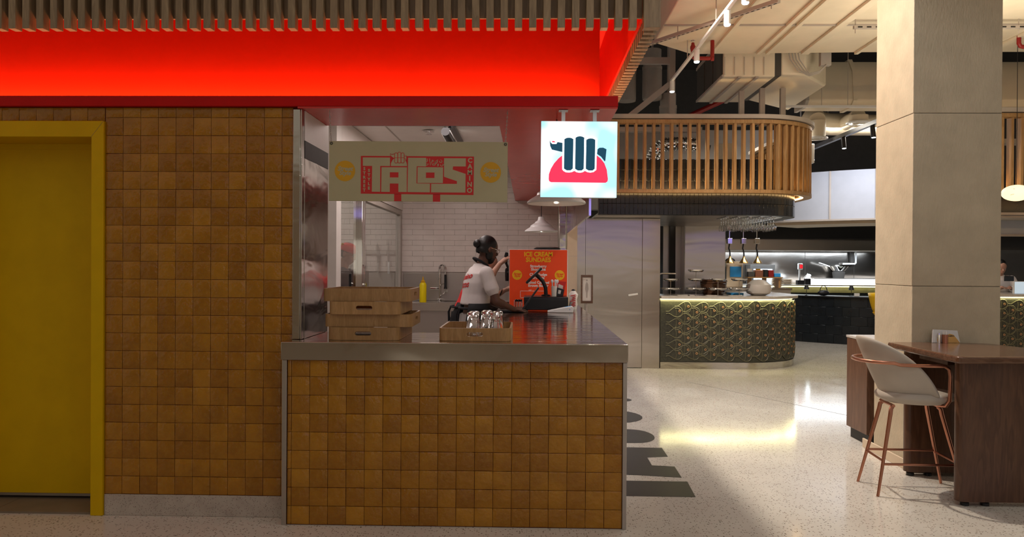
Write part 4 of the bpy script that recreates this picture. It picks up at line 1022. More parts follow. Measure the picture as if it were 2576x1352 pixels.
# ------------------------------------------------------------------ walnut table, stool, cabinet
tb_ = thing('walnut_high_table', 'walnut bar table with thick rounded top against the plaster column', 'table', (2.98, 4.98, 0))
def bez(pts, r_):     # polygon with rounded corners
    out = []; n = len(pts)
    for i in range(n):
        a = Vector(pts[i - 1]); b_ = Vector(pts[i]); c_ = Vector(pts[(i + 1) % n]); p0 = b_ + (a - b_).normalized() * r_; p1 = b_ + (c_ - b_).normalized() * r_
        for k in range(7): t = k / 6; out.append(tuple(p0 * (1 - t) ** 2 + b_ * 2 * t * (1 - t) + p1 * t * t))
    return out
MB().prism(bez([(2.632, 4.545), (3.42, 4.60), (3.44, 4.95), (3.33, 5.37), (3.10, 5.435), (2.612, 5.435)], .05), .912, .956, 'xy').build('table_top', 'walnut_top', tb_, bevel=.012, seg=4)
MB().prism(rrect(2.705, 3.38, 4.668, 4.755, .042, 6), .03, .911, 'xy').build('leg_panel', 'walnut', tb_)
MB().prism(rrect(2.72, 3.32, 5.335, 5.415, .038, 6), .03, .911, 'xy').build('leg_panel', 'walnut', tb_)
MB().box(2.76, 3.26, 4.90, 5.25, .86, .911).build('apron_board', 'walnut', tb_)
for xx in (2.765, 2.89, 3.28):
    for yy in (4.71, 5.375): MB().lathe([(.026, 0), (.026, .018), (.016, .031)], (xx, yy, 0), 14).build('foot_pad', 'black_plastic', tb_)

st_ = thing('bar_stool', 'grey upholstered bar stool with copper frame and armrests', 'stool', (2.58, 5.02, 0))
def C_(pts, r_, name, n=10): return MB().tube(pts, r_, n).build(name, 'copper', st_)
feet = [(2.312, 5.195), (2.292, 4.858), (2.873, 5.172), (2.853, 4.845)]
tops = [(2.425, 5.13), (2.405, 4.93), (2.745, 5.12), (2.735, 4.92)]
for f_, t_ in zip(feet, tops):
    mid = (t_[0] + (2.57 - t_[0]) * .12, t_[1] + (5.025 - t_[1]) * .12, .585)
    C_([(f_[0], f_[1], .0), (t_[0], t_[1], .53), (t_[0] + (2.57 - t_[0]) * .03, t_[1] + (5.025 - t_[1]) * .03, .562), (mid[0], mid[1], .580)], [.009, .0135, .0135, .0135], 'leg')
C_([(2.44, 5.14, .583), (2.42, 4.92, .583)], .011, 'seat_rail'); C_([(2.73, 5.11, .583), (2.72, 4.93, .583)], .011, 'seat_rail')
def on_leg(i, z): t = z / .53; return (feet[i][0] + (tops[i][0] - feet[i][0]) * t, feet[i][1] + (tops[i][1] - feet[i][1]) * t, z)
for i, j, z in ((0, 1, .225), (1, 3, .205), (0, 2, .235), (2, 3, .225)): C_([on_leg(i, z), on_leg(j, z)], .0085, 'foot_rail', 8)
# upholstered shell: seat cushion and curved back
sc3 = (2.575, 5.025)
b = MB(); nu, nv = 26, 8; vs_ = []; fs = []
for i in range(nu + 1):
    a = R(-104 + 208 * i / nu)                       # angle around the seat, 0 = backwards (-x)
    hgt = max(0.0, 1 - (abs(a) / R(104.5)) ** 2.3) ** .62
    for j in range(nv + 1):
        t = j / nv; z = .60 + t * (.03 + .405 * hgt)
        rr = (.150 + .115 * t ** .65) * (1 - .05 * (1 - hgt)); lean = .085 * t * hgt
        vs_.append((sc3[0] + .02 - rr * math.cos(a) * 1.08 - lean, sc3[1] + rr * math.sin(a) * .93, z))
for i in range(nu):
    for j in range(nv): k = i * (nv + 1) + j; fs.append((k, k + nv + 1, k + nv + 2, k + 1))
b.add(vs_, fs); o = b.build('backrest', 'fabric_grey', st_, smooth=60)
sol = o.modifiers.new('thick', 'SOLIDIFY'); sol.thickness = .034; sol.offset = 1; sub = o.modifiers.new('soft', 'SUBSURF'); sub.levels = 2; sub.render_levels = 2
b = MB(); prof = [(0, .595), (.20, .600), (.245, .625), (.250, .650), (.225, .672), (.12, .668), (0, .660)]
for k in range(len(prof)): pass
b.lathe([(r_, z) for r_, z in prof], (sc3[0] + .035, sc3[1], 0), 36, sx=1.0, sy=.88); o = b.build('seat', 'fabric_grey', st_, smooth=70)
rail = [(2.700, 4.90, .592), (2.715, 4.835, .60), (2.722, 4.806, .64), (2.722, 4.800, .80), (2.712, 4.797, .845), (2.68, 4.795, .866)]
rail += [(2.50, 4.785, .868), (2.40, 4.80, .870)]
for k in range(9): a = R(-75 + 150 * k / 8); rail.append((2.45 - .205 * math.cos(a) - .03, 5.025 + .225 * math.sin(a), .880))
rail += [(2.40, 5.25, .870), (2.50, 5.262, .868), (2.68, 5.255, .866), (2.712, 5.253, .845), (2.722, 5.25, .80), (2.722, 5.244, .64), (2.715, 5.215, .60), (2.700, 5.15, .592)]
C_(rail, .0115, 'arm_rail')

cbn = thing('walnut_cabinet', 'low walnut cabinet with stone top behind the plaster column', 'cabinet', (3.2, 6.35, 0))
MB().box(2.832, 3.7, 6.21, 6.60, .095, .878).build('cabinet_body', 'walnut_mid', cbn, bevel=.003)
MB().box(2.828, 3.72, 6.205, 6.61, .879, .90).build('stone_top', 'stone_top', cbn, bevel=.003)
MB().box(2.862, 3.68, 6.24, 6.58, 0, .094).build('plinth', 'black_matte', cbn)
nh = thing('napkin_holder', 'white and gold printed napkin holder on the walnut table', 'napkin holder', (3.02, 5.38, .956))
MB().prism([(2.925, .957), (3.125, .957), (3.105, 1.045), (2.93, 1.052)], 5.392, 5.40, 'xz').build('holder_plate', 'white_plastic', nh, bevel=.001)
MB().prism([(3.015, .957), (3.122, .957), (3.10, .985), (3.075, 1.015), (3.05, 1.022), (3.02, 1.012)], 5.388, 5.3915, 'xz').build('gold_print', 'gold', nh)
text('lettering', 'CAMINO', .013, 'dark_grey', nh, (3.055 - 3.02, 5.3875 - 5.38, 1.006 - .956), bold=.0003)
MB().box(2.935, 3.11, 5.4005, 5.418, .957, 1.04).build('napkins', 'paper', nh)
cu = MB().lathe([(0, 0), (.021, 0), (.021, .062), (.018, .062), (.018, .004), (0, .004)], (2.998, 5.36, .9565), 20).build('copper_cup', 'copper'); tag(cu, 'small copper cup of sticks on the walnut table', 'cup')
for k in range(6):
    a = k * 1.05; o = MB().tube([(2.998 + .006 * math.cos(a), 5.36 + .006 * math.sin(a), .962), (2.998 + .013 * math.cos(a), 5.36 + .013 * math.sin(a), 1.042)], .0022, 6).build('toothpick', 'paper')
    tag(o, 'pale wooden stick standing in the small copper cup', 'stick', 'sticks in the copper cup')
sh_ = MB().lathe([(0, 0), (.013, 0), (.013, .055), (.011, .07), (.0, .072)], (2.957, 5.365, .9565), 18).build('salt_shaker', 'chrome'); tag(sh_, 'slim chrome shaker beside the copper cup on the table', 'shaker')

# ------------------------------------------------------------------ things on the fish bar
ZB = 1.068
def tier_stand(x, y, zs_, label, w=.117):
    t_ = thing('tiered_stand', label, 'serving stand', (x, y, ZB), group='silver tiered stands on the fish bar')
    MB().lathe([(.055, 0), (.055, .006), (.012, .012)], (x, y, ZB), 18).build('base', 'chrome', t_)
    MB().tube([(x, y, ZB + .01), (x, y, zs_[-1])], .005, 8).build('stem', 'steel_dull', t_)
    for k, z in enumerate(zs_):
        w_ = w * (1.25 if k == 0 and len(zs_) > 1 else 1)
        d_ = MB().lathe([(0, 0), (w_ * .75, .0), (w_, .020), (w_ * 1.04, .034), (w_ * .97, .022), (w_ * .72, .006), (0, .006)], (x, y, z - .01), 22, sy=.8); d_.build('dish', 'chrome', t_)
        MB().ell((x, y, z + .012), (w_ * .55, w_ * .42, .014), 12, 6).build('pastry', 'gold', t_)
tier_stand(2.11, 10.98, (1.154, 1.289), 'two tiered silver stand next to the steel wall corner')
tier_stand(2.49, 11.0, (1.156, 1.292, 1.427), 'three tiered silver stand, the tallest on the fish bar')
tier_stand(2.81, 10.98, (1.156, 1.294), 'two tiered silver stand in front of the brown basket')
tier_stand(3.13, 11.0, (1.156, 1.296), 'two tiered silver stand next to the frosted bowl')
o = MB().tube([(1.975, 11.22, ZB), (1.975, 11.22, 1.35), (1.995, 11.22, 1.382), (2.03, 11.22, 1.388), (2.235, 11.22, 1.388)], .014, 12).build('bar_tap', 'chrome'); tag(o, 'bent chrome tube rail at the steel wall end of the fish bar', 'rail')
fbw = thing('frosted_bowl', 'large round frosted glass bowl on the fish bar', 'bowl', (3.47, 11.18, ZB))
MB().lathe([(0, 0), (.10, 0), (.17, .035), (.190, .095), (.175, .16), (.10, .225), (.06, .235), (.06, .228), (.10, .215), (.165, .155), (.178, .095), (.16, .04), (.09, .008), (0, .008)], (3.47, 11.18, ZB), 36).build('bowl_shell', 'frosted', fbw)
MB().lathe([(.058, .228), (.02, .238), (0, .24)], (3.47, 11.18, ZB), 20).build('lid', 'frosted', fbw)
bk = thing('brown_basket', 'round brown woven basket behind the silver stands', 'basket', (2.83, 11.33, ZB))
MB().lathe([(0, .0), (.15, .0), (.19, .10), (.20, .23), (.19, .23), (.18, .1), (.14, .01), (0, .01)], (2.83, 11.33, ZB), 30).build('weave', 'walnut_top', bk)
for k in range(6): MB().lathe([(.162 + k * .008, 0), (.170 + k * .008, .009), (.162 + k * .008, .018)], (2.83, 11.33, ZB + .02 + k * .036), 30, close=True).build('weave_band', 'walnut', bk)
for k, (a, b_, c_) in enumerate(((2.20, 10.86, .10), (2.34, 10.86, .06), (2.62, 10.86, .09), (2.95, 10.86, .10))):
    o = MB().box(a, a + c_ * 1.7, b_, b_ + .09, ZB, ZB + .008).build('serving_card', 'paper', bevel=.001); tag(o, 'flat white card lying on the edge of the fish bar', 'card', 'white cards on the fish bar')
o = MB().box(3.06, 3.26, 11.22, 11.45, ZB, ZB + .03).build('blue_tray', 'blue_plastic', bevel=.006); tag(o, 'flat blue tray behind the tiered stands', 'tray')

# ------------------------------------------------------------------ things in the open kitchen
for k, x in enumerate((3.847, 4.112, 4.37)):
    hl = thing('heat_lamp', ('copper heat lamp on black cord beside the steel column', 'copper heat lamp hanging between its two neighbours', 'copper heat lamp hanging over the boxes on the wooden rack')[k], 'lamp', (x, 14.2, 1.56), group='heat lamps over the pass')
    MB().box(x - .045, x + .045, 14.155, 14.245, 1.935, 2.045).build('mount_box', 'chrome', hl, bevel=.006)
    MB().tube([(x, 14.2, 1.936), (x - .012, 14.2, 1.85), (x + .010, 14.2, 1.78), (x + .012, 14.2, 1.70)], .014, 8).build('cord', 'black_plastic', hl)
    MB().lathe([(.085, 0), (.075, .03), (.030, .095), (.022, .115), (.016, .135), (0, .137)], (x + .012, 14.2, 1.565), 22).build('shade', 'gold', hl)
    MB().tube([(x, 14.2, 2.045), (x, 14.2, 2.435)], .008, 6).build('drop_rod', 'chrome', hl)
hr = thing('heat_lamp_beam', 'slim grey beam carrying the heat lamps', 'beam', (4.1, 14.2, 2.43)); MB().box(3.47, 4.6, 14.17, 14.23, 2.436, 2.48).build('beam_profile', 'frame_grey', hr); MB().tube([(4.1, 14.2, 2.48), (4.1, 14.2, 6.6)], .01, 6).build('hanger', 'frame_grey', hr)
pc = thing('pass_counter', 'steel pass counter under the heat lamps', 'counter', (4.3, 14.3, 0))
MB().box(3.70, 4.95, 14.0, 14.6, 0, 1.06).build('counter_body', 'steel_dull', pc); MB().box(3.68, 4.97, 13.98, 14.62, 1.061, 1.10).build('counter_top', 'steel', pc)
mc = thing('coffee_machine', 'beige drinks machine with blue panel on the pass counter', 'machine', (3.97, 14.3, 1.10))
MB().box(3.82, 4.14, 14.31, 14.58, 1.101, 1.60).build('machine_body', 'cream_paint', mc, bevel=.01); MB().box(3.89, 4.105, 14.30, 14.3095, 1.30, 1.50).build('blue_panel', 'blue_plastic', mc); MB().ell((3.93, 14.45, 1.61), (.10, .08, .06), 14, 8).build('bean_hopper', 'black_plastic', mc)
MB().box(3.72, 3.80, 14.31, 14.5, 1.101, 1.50).build('side_tank', 'blue_plastic', mc)
wr = thing('wooden_rack', 'small wooden shelf rack holding packages on the pass counter', 'shelf', (4.45, 14.1, 1.10))
MB().box(4.15, 4.80, 14.02, 14.26, 1.285, 1.305).build('shelf_board', 'tray_wood', wr)
for xx in (4.2, 4.48, 4.74): MB().box(xx, xx + .03, 14.05, 14.23, 1.101, 1.284).build('leg', 'tray_wood', wr)
bx = [(4.17, .12, .10, 'dark_grey', 'dark flat box at the end of the wooden rack'), (4.30, .15, .13, 'copper', 'pinkish cardboard box on the wooden rack'), (4.47, .07, .14, 'black_matte', 'narrow black tin on the wooden rack'), (4.55, .10, .13, 'pipe_red', 'red brown tin on the wooden rack'), (4.66, .12, .07, 'blue_plastic', 'low blue folded cloth pack on the wooden rack')]
for x, w_, h_, m_, lab in bx: o = MB().box(x, x + w_, 14.06, 14.20, 1.3055, 1.3055 + h_).build('package', m_, bevel=.006); tag(o, lab, 'package')
for x, lab in ((4.20, 'small upright white card at the machine end of the wooden rack'), (4.36, 'small upright yellow printed card behind the cardboard box')):
    o = MB().box(x, x + .09, 14.225, 14.235, 1.3055, 1.46).build('menu_card', 'paper' if x < 4.3 else 'sign_yellow'); tag(o, lab, 'card')
for x, r_, h_, lab in ((4.86, .10, .19, 'tall stack of beige bowls on the pass counter'),):
    t_ = thing('bowl_stack', lab, 'bowls', (x, 14.46, 1.10))
    for k in range(5): MB().lathe([(r_ * .5, 0), (r_, .05), (r_ * .96, .05), (r_ * .46, .006), (0, .006)], (x, 14.46, 1.101 + k * .036), 20).build('bowl', 'cream_paint', t_)
for k, x in enumerate((5.62, 5.88)):
    t_ = thing('plate_stack', ('low stack of beige plates on the far bar' , 'stack of beige plates beside the red display on the far bar')[k], 'plates', (x, 16.85, 1.10))
    for q in range(5): MB().lathe([(.10, 0), (.17, .022), (.165, .024), (.09, .006), (0, .006)], (x, 16.85, 1.101 + q * .024), 20, sx=.7, sy=.7).build('plate', 'cream_paint', t_)
dsp = thing('order_display', 'white post with red digit display on the far bar', 'display', (6.12, 16.75, 1.10))
MB().box(6.07, 6.17, 16.70, 16.76, 1.44, 1.58).build('display_head', 'white_plastic', dsp, bevel=.012); MB().box(6.105, 6.165, 16.695, 16.699, 1.47, 1.55).build('red_screen', 'lens_red', dsp); MB().box(6.095, 6.13, 16.72, 16.75, 1.20, 1.439).build('post', 'white_plastic', dsp); MB().box(6.05, 6.20, 16.68, 16.80, 1.101, 1.199).build('foot_box', 'black_plastic', dsp)
mwl = thing('lit_food_warmer', 'small food warmer with bright lamp glow on the far bar', 'food warmer', (6.38, 16.8, 1.10))
MB().lathe([(0, .12), (.09, .0), (.08, .0), (0, .11)], (6.31, 16.8, 1.24), 20).build('lamp_hood', 'chrome', mwl); MB().box(6.25, 6.37, 16.75, 16.85, 1.101, 1.235).build('warmer_base', 'black_plastic', mwl); MB().ell((6.31, 16.72, 1.31), (.05, .03, .03), 10, 6).build('warmer_bulb', 'lamp_cool', mwl)
ov = thing('oven', 'black framed oven with lit window on the kitchen rear counter', 'oven', (5.4, 17.3, .9)); MB().box(5.15, 5.72, 17.2, 17.58, .95, 1.55).build('oven_body', 'dark_grey', ov, bevel=.01); MB().box(5.22, 5.65, 17.19, 17.199, 1.10, 1.45).build('oven_window', 'screen_glow', ov)
rc_ = thing('rear_counter', 'steel rear counter along the open kitchen wall', 'counter', (8.5, 17.35, 0)); MB().box(4.3, 13, 17.15, 17.59, 0, .949).build('counter_body', 'steel_dull', rc_, bevel=.004)
wk = thing('frying_pan', 'pale pan with upturned handle on the kitchen rear counter', 'pan', (7.25, 17.38, .95)); MB().lathe([(0, .30), (.12, .30), (.22, .42), (.21, .42), (.12, .31), (0, .31)], (7.25, 17.38, 1.1), 22).build('pan_bowl', 'chrome', wk); MB().tube([(7.05, 17.38, 1.51), (6.78, 17.34, 1.60)], .014, 8).build('handle', 'chrome', wk); MB().lathe([(.10, .0), (.14, .28), (.10, .299)], (7.25, 17.38, 1.1), 16).build('burner_ring', 'dark_grey', wk); MB().box(6.95, 7.55, 17.2, 17.55, .95, 1.099).build('burner', 'dark_grey', wk)
vp = thing('pot_filler', 'white wall pipe with elbow on the steel kitchen wall', 'pipe', (7.6, 17.55, 1.6)); MB().tube([(7.70, 17.5, 1.859), (7.70, 17.5, 1.60), (7.68, 17.5, 1.58), (7.40, 17.5, 1.58)], .022, 10).build('pipe_run', 'white_plastic', vp); MB().box(7.58, 7.66, 17.5, 17.58, 1.62, 1.855).build('pipe_box', 'dark_grey', vp)
for k, (x, y) in enumerate(((5.60, 14.95), (6.32, 14.55))):
    tl_ = thing('small_table_lamp', ('small black shaded table lamp next to the handbag on the dark bar', 'small black shaded table lamp beside the white card on the dark bar')[k], 'lamp', (x, y, .93)); MB().lathe([(.035, 0), (.035, .008), (.006, .012), (.005, .12)], (x, y, .931), 14).build('stem', 'black_plastic', tl_); MB().lathe([(.055, 0), (.030, .085), (.027, .085), (.05, 0)], (x, y, 1.052), 16).build('shade', 'black_matte', tl_)
hb = thing('handbag', 'black handbag with arched handle on the dark bar', 'bag', (5.86, 14.75, .93)); MB().ell((5.86, 14.75, .985), (.12, .05, .055), 16, 8).build('bag_body', 'black_plastic', hb); MB().tube([(5.86 + .07 * math.cos(R(a)), 14.75, 1.02 + .11 * math.sin(R(a))) for a in range(0, 181, 20)], .008, 8).build('handle', 'black_plastic', hb)
o = MB().box(6.37, 6.47, 14.52, 14.55, .931, .99).build('white_card', 'paper', bevel=.003); tag(o, 'white folded card next to the small lamp on the dark bar', 'card')
yc = thing('yellow_chair', 'yellow leather tub chair at the dark curved bar', 'chair', (6.55, 13.75, 0))
b = MB(); vs_ = []; fs = []
for i in range(19):
    a = R(90 + 180 * i / 18)
    for j in range(6): t = j / 5; rr = .16 + .10 * t ** .7; vs_.append((6.56 + rr * math.cos(a), 13.75 + rr * math.sin(a), .66 + .36 * t))
for i in range(18):
    for j in range(5): k = i * 6 + j; fs.append((k, k + 6, k + 7, k + 1))
b.add(vs_, fs); o = b.build('back_shell', 'yellow_leather', yc, smooth=60); o.modifiers.new('thick', 'SOLIDIFY').thickness = .03
MB().lathe([(0, .62), (.17, .62), (.20, .66), (.17, .70), (0, .70)], (6.58, 13.75, 0), 24).build('seat', 'yellow_leather', yc)
for k in range(4): a = R(45 + 90 * k); MB().tube([(6.58 + .13 * math.cos(a), 13.75 + .13 * math.sin(a), .62), (6.58 + .22 * math.cos(a), 13.75 + .22 * math.sin(a), 0)], .012, 8).build('leg', 'black_plastic', yc)
MB().box(6.44, 6.452, 13.70, 13.71, .70, .98).build('seam', 'yellow_leather', yc)
# beyond the column
ol = thing('oval_pendant', 'glowing oval veined stone pendant seen past the plaster column', 'lamp', (6.126, 9.40, 2.345)); MB().ell((6.13, 9.40, 2.447), (.165, .165, .102), 28, 16).build('stone_globe', 'lamp_marble', ol); MB().tube([(6.13, 9.4, 2.54), (6.13, 9.4, 4.3)], .004, 6).build('cord', 'black_plastic', ol); MB().tube([(6.13 - .14, 9.30, 2.41), (6.10, 9.245, 2.45), (6.16, 9.24, 2.46), (6.24, 9.28, 2.49)], .002, 5).build('stone_vein', 'gold', ol); MB().tube([(6.02, 9.29, 2.49), (6.10, 9.245, 2.45), (6.12, 9.26, 2.40)], .002, 5).build('stone_vein', 'gold', ol)
bb2 = thing('black_band_bulkhead', 'black band with grey rim above the chefs', 'bulkhead', (8.2, 11.2, 2.2)); MB().box(6.6, 10, 11.0, 11.1, 2.32, 2.75).build('black_face', 'black_tile', bb2); MB().box(6.6, 10, 10.97, 11.12, 2.285, 2.319).build('rim', 'frame_grey', bb2); MB().box(6.6, 10, 11.7, 11.8, 2.03, 2.25).build('white_face', 'bulkhead_white', bb2); MB().box(6.6, 10, 11.68, 11.82, 2.0, 2.029).build('rim', 'frame_grey', bb2); MB().box(6.6, 10, 12.3, 12.4, 1.80, 2.05).build('black_face', 'black_matte', bb2)
MB().tube([(7.0, 11.4, 2.3), (7.0, 11.4, 4.3)], .02, 6).build('hanger', 'frame_grey', bb2); MB().box(6.7, 9.9, 11.05, 12.35, 2.25, 2.28).build('tie_panel', 'frame_grey', bb2)
gs = thing('glass_sneeze_guard', 'pale glowing glass guard on the bronze fish bar', 'glass guard', (8.2, 11.7, 1.102)); MB().box(7.66, 8.6, 11.78, 11.80, 1.103, 1.285).build('guard_sheet', 'screen_glow', gs, bevel=.004); MB().box(7.65, 7.663, 11.775, 11.806, 1.103, 1.292).box(7.664, 8.6, 11.775, 11.806, 1.286, 1.294).build('guard_frame', 'white_plastic', gs)
bwl = MB().box(7.7, 13.5, 13.6, 13.7, 0, 2.6).build('wall_chefs', 'dark_grey', smooth=0); struct(bwl, 'dark kitchen wall behind the chefs')
for x in (8.25, 8.75):
    so_ = thing('wall_socket', 'white wall socket with dark centre behind the chefs', 'socket', (x, 13.59, 1.95), group='sockets on the dark kitchen wall'); MB().box(x - .04, x + .04, 13.585, 13.5995, 1.90, 1.99).build('plate', 'white_plastic', so_); MB().box(x - .012, x + .012, 13.583, 13.5849, 1.93, 1.965).build('insert', 'black_plastic', so_)
# ------------------------------------------------------------------ services under the hall ceiling
md_ = thing('main_air_duct', 'wide flat cream painted air duct with ribs under the hall ceiling', 'duct', (5, 7.5, 4.3))
MB().prism([(1.56, 5.0), (9.5, 5.0), (9.5, 9.70), (4.4, 9.72), (2.13, 9.80), (1.56, 9.30)], 4.31, 4.95, 'xy').build('duct_body', 'duct_paint', md_, bevel=.01)
for x, w_ in ((2.38, .05), (2.98, .05), (3.10, .05), (3.585, .10), (4.25, .05), (4.9, .08), (5.9, .08)): MB().box(x - w_ / 2, x + w_ / 2, 5.0, 9.70, 4.275, 4.309).build('rib', 'duct_paint', md_, bevel=.004)
MB().box(1.56, 9.5, 8.58, 8.61, 4.294, 4.3095).build('cross_seam', 'frame_grey', md_)
MB().box(1.56, 2.34, 6.6, 6.63, 4.294, 4.3095).build('cross_seam', 'frame_grey', md_)
wtk = thing('white_spot_track', 'white ceiling track carrying white spotlights over the aisle', 'track light', (1.96, 8.2, 4.05))
MB().box(1.94, 1.975, -.6, 10.22, 4.045, 4.075).build('track', 'white_plastic', wtk)
for y in (-.3, 2.2, 6.0, 7.8, 9.2): MB().tube([(1.957, y, 4.075), (1.957, y, 4.309 if y > 5 else 6.6)], .006, 6).build('hanger', 'frame_grey', wtk)
for k, y in enumerate((6.75, 7.36, 8.69, 10.17, 5.2, 3.6, 1.8, .2)):
    s_ = MB().tube([(1.957, y, 4.044), (1.957, y, 3.905)], .034, 14).build('spot_head', 'white_plastic', wtk)
    MB().lathe([(.026, -.012), (.033, 0), (.0, .001)], (1.957, y, 3.904), 14).build('spot_lens', 'lamp_cool', s_)
    light('aisle_spot', 'SPOT', (1.957, y, 3.885), 120 if k < 4 else 30, (.95, .97, 1.0), rot=(0, 0, 0), spot=84 if k < 4 else 160, blend=.8 if k < 4 else .25, radius=.03, parent=wtk)
ct_ = thing('cable_channel', 'perforated grey cable channel crossing below the cream duct', 'cable channel', (2.0, 8.2, 4.2))
a_, b_ = Vector((1.45, 8.97, 4.20)), Vector((2.52, 7.52, 4.20))
MB().bar(a_, b_, .045, .04).build('channel', 'frame_grey', ct_)
d_ = (b_ - a_).normalized(); n_ = Vector((d_.y, -d_.x, 0))
for k in range(26):
    p_ = a_ + d_ * (.04 + k * .068); MB().bar(p_ - Vector((0, 0, .0215)), p_ + d_ * .034 - Vector((0, 0, .0215)), .014, .002).build('slot', 'black_matte', ct_)
for q in (.25, .62, .95): p_ = a_.lerp(b_, q); MB().tube([p_ + Vector((0, 0, -.06)), p_ + Vector((0, 0, .108))], .006, 6).build('threaded_rod', 'frame_grey', ct_)
ct2 = thing('wall_cable_channel', 'perforated channel under the duct beside the plaster column', 'cable channel', (4.3, 8.5, 4.2))
MB().box(3.66, 6.2, 8.40, 8.44, 4.20, 4.235).build('channel', 'frame_grey', ct2)
for k in range(24): MB().box(3.70 + k * .1, 3.75 + k * .1, 8.397, 8.3995, 4.208, 4.222).build('slot', 'black_matte', ct2)
for x in (3.68, 5.5): MB().tube([(x, 8.42, 4.15), (x, 8.42, 4.309)], .006, 6).build('threaded_rod', 'frame_grey', ct2)
rp = thing('red_sprinkler_pipe', 'dark red sprinkler pipe bend hanging under the cream duct', 'pipe', (2.1, 9.2, 4.08))
MB().tube([(2.265, 9.2, 4.307), (2.265, 9.2, 4.12), (2.25, 9.2, 4.092), (2.22, 9.2, 4.086), (2.07, 9.2, 4.086), (2.035, 9.2, 4.095), (2.024, 9.2, 4.13), (2.024, 9.2, 4.19)], .025, 12).build('pipe_run', 'pipe_red', rp)
MB().lathe([(.026, 0), (.034, .03), (.034, .05), (.022, .075), (.018, .10)], (2.024, 9.2, 4.18), 14).build('reducer', 'pipe_red', rp)
MB().lathe([(.010, 0), (.010, .02), (.028, .026), (.028, .030), (0, .031)], (2.024, 9.2, 4.28), 14).build('sprinkler_head', 'chrome', rp)
MB().tube([(2.248, 9.2, 4.086), (2.282, 9.2, 4.086)], .033, 12).build('coupling', 'pipe_red', rp)
rp2 = thing('red_sprinkler_drop', 'short red sprinkler elbow past the plaster column', 'pipe', (5.9, 9.0, 4.15))
MB().tube([(5.883, 9.0, 4.30), (5.883, 9.0, 4.21), (5.90, 9.0, 4.175), (5.94, 9.0, 4.165), (6.4, 9.0, 4.165)], .025, 12).build('pipe_run', 'pipe_red', rp2)
MB().lathe([(.010, 0), (.010, .03), (.028, .036), (0, .04)], (5.883, 9.0, 4.30), 12).build('sprinkler_head', 'chrome', rp2)
MB().tube([(6.35, 9.0, 4.165), (6.4, 9.0, 4.165), (6.4, 9.0, 4.307)], .025, 10).build('riser', 'pipe_red', rp2)
# air handling unit with grille and fan shaped duct
ah = thing('air_handling_unit', 'cream air handling box with dark side grille behind the main duct', 'air handler', (3.0, 10.7, 4.03))
MB().box(2.59, 3.27, 9.90, 11.45, 4.04, 4.60).build('unit_case', 'duct_paint', ah, bevel=.01)
for x in (2.80, 3.03): MB().box(x - .02, x + .02, 9.89, 11.46, 4.02, 4.039).build('seam_flange', 'frame_grey', ah)
for k in range(3): MB().box(2.575, 2.589, 9.95 + k * .50, 10.40 + k * .50, 4.07, 4.52).build('side_grille', 'dark_grey', ah)
MB().box(2.57, 2.5895, 9.90, 11.45, 4.035, 4.068).box(2.57, 2.5895, 9.90, 11.45, 4.521, 4.56).build('grille_frame', 'frame_grey', ah)
MB().box(3.271, 3.36, 9.93, 11.42, 4.06, 4.58).build('flex_collar', 'dark_grey', ah)
MB().prism([(3.36, 9.92), (3.70, 9.95), (4.20, 10.55), (4.25, 12.2), (3.36, 11.45)], 4.07, 4.62, 'xy').build('fan_transition', 'duct_paint', ah, bevel=.03, seg=3)
for k in range(5): MB().tube([(2.60 + .13 * k, 9.885, 4.06), (2.60 + .13 * k, 9.885, 4.3)], .004, 6).build('edge_rod', 'frame_grey', ah)
for x, y in ((2.7, 10.1), (3.2, 11.3)): MB().tube([(x, y, 4.6), (x, y, 6.6)], .01, 6).build('hanger', 'frame_grey', ah)
dk = thing('rear_air_duct', 'large cream rear duct crossing behind the linear lamp', 'duct', (5.5, 12, 4.08))
MB().prism([(11.55, 4.10), (11.60, 4.55), (11.75, 4.75), (12.02, 4.75), (12.02, 4.02), (11.65, 4.02)], 4.30, 9.5, 'yz').build('duct_body', 'duct_paint', dk, bevel=.02, seg=3)
MB().prism([(11.53, 4.09), (11.58, 4.57), (11.73, 4.78), (12.04, 4.78), (12.04, 4.0), (11.63, 4.0)], 5.02, 5.08, 'yz').build('flange', 'duct_paint', dk)
MB().prism([(11.53, 4.09), (11.58, 4.57), (11.73, 4.78), (12.04, 4.78), (12.04, 4.0), (11.63, 4.0)], 4.29, 4.34, 'yz').build('flange', 'duct_grey', dk)
for x in (4.6, 6.5): MB().tube([(x, 11.9, 4.75), (x, 11.9, 6.6)], .01, 6).build('hanger', 'frame_grey', dk)
jb = thing('junction_box', 'grey electrical box with looping cables behind the main duct', 'electrical box', (3.95, 9.95, 4.1))
MB().box(3.86, 4.0, 9.86, 9.94, 4.18, 4.45).build('box_case', 'duct_grey', jb, bevel=.006)
for k in range(4):
    d0 = .04 * k; MB().tube([(3.42 + d0, 9.84, 4.40), (3.45 + d0, 9.84, 4.25), (3.55 + d0, 9.83, 4.10), (3.70, 9.83, 4.03 + d0 * .3), (3.83, 9.83, 4.07 + d0 * .2), (3.93, 9.85, 4.185)], .008, 6).build('cable', 'duct_grey', jb)
MB().tube([(3.93, 9.9, 4.44), (3.93, 9.9, 6.6)], .01, 6).build('riser_conduit', 'duct_grey', jb)
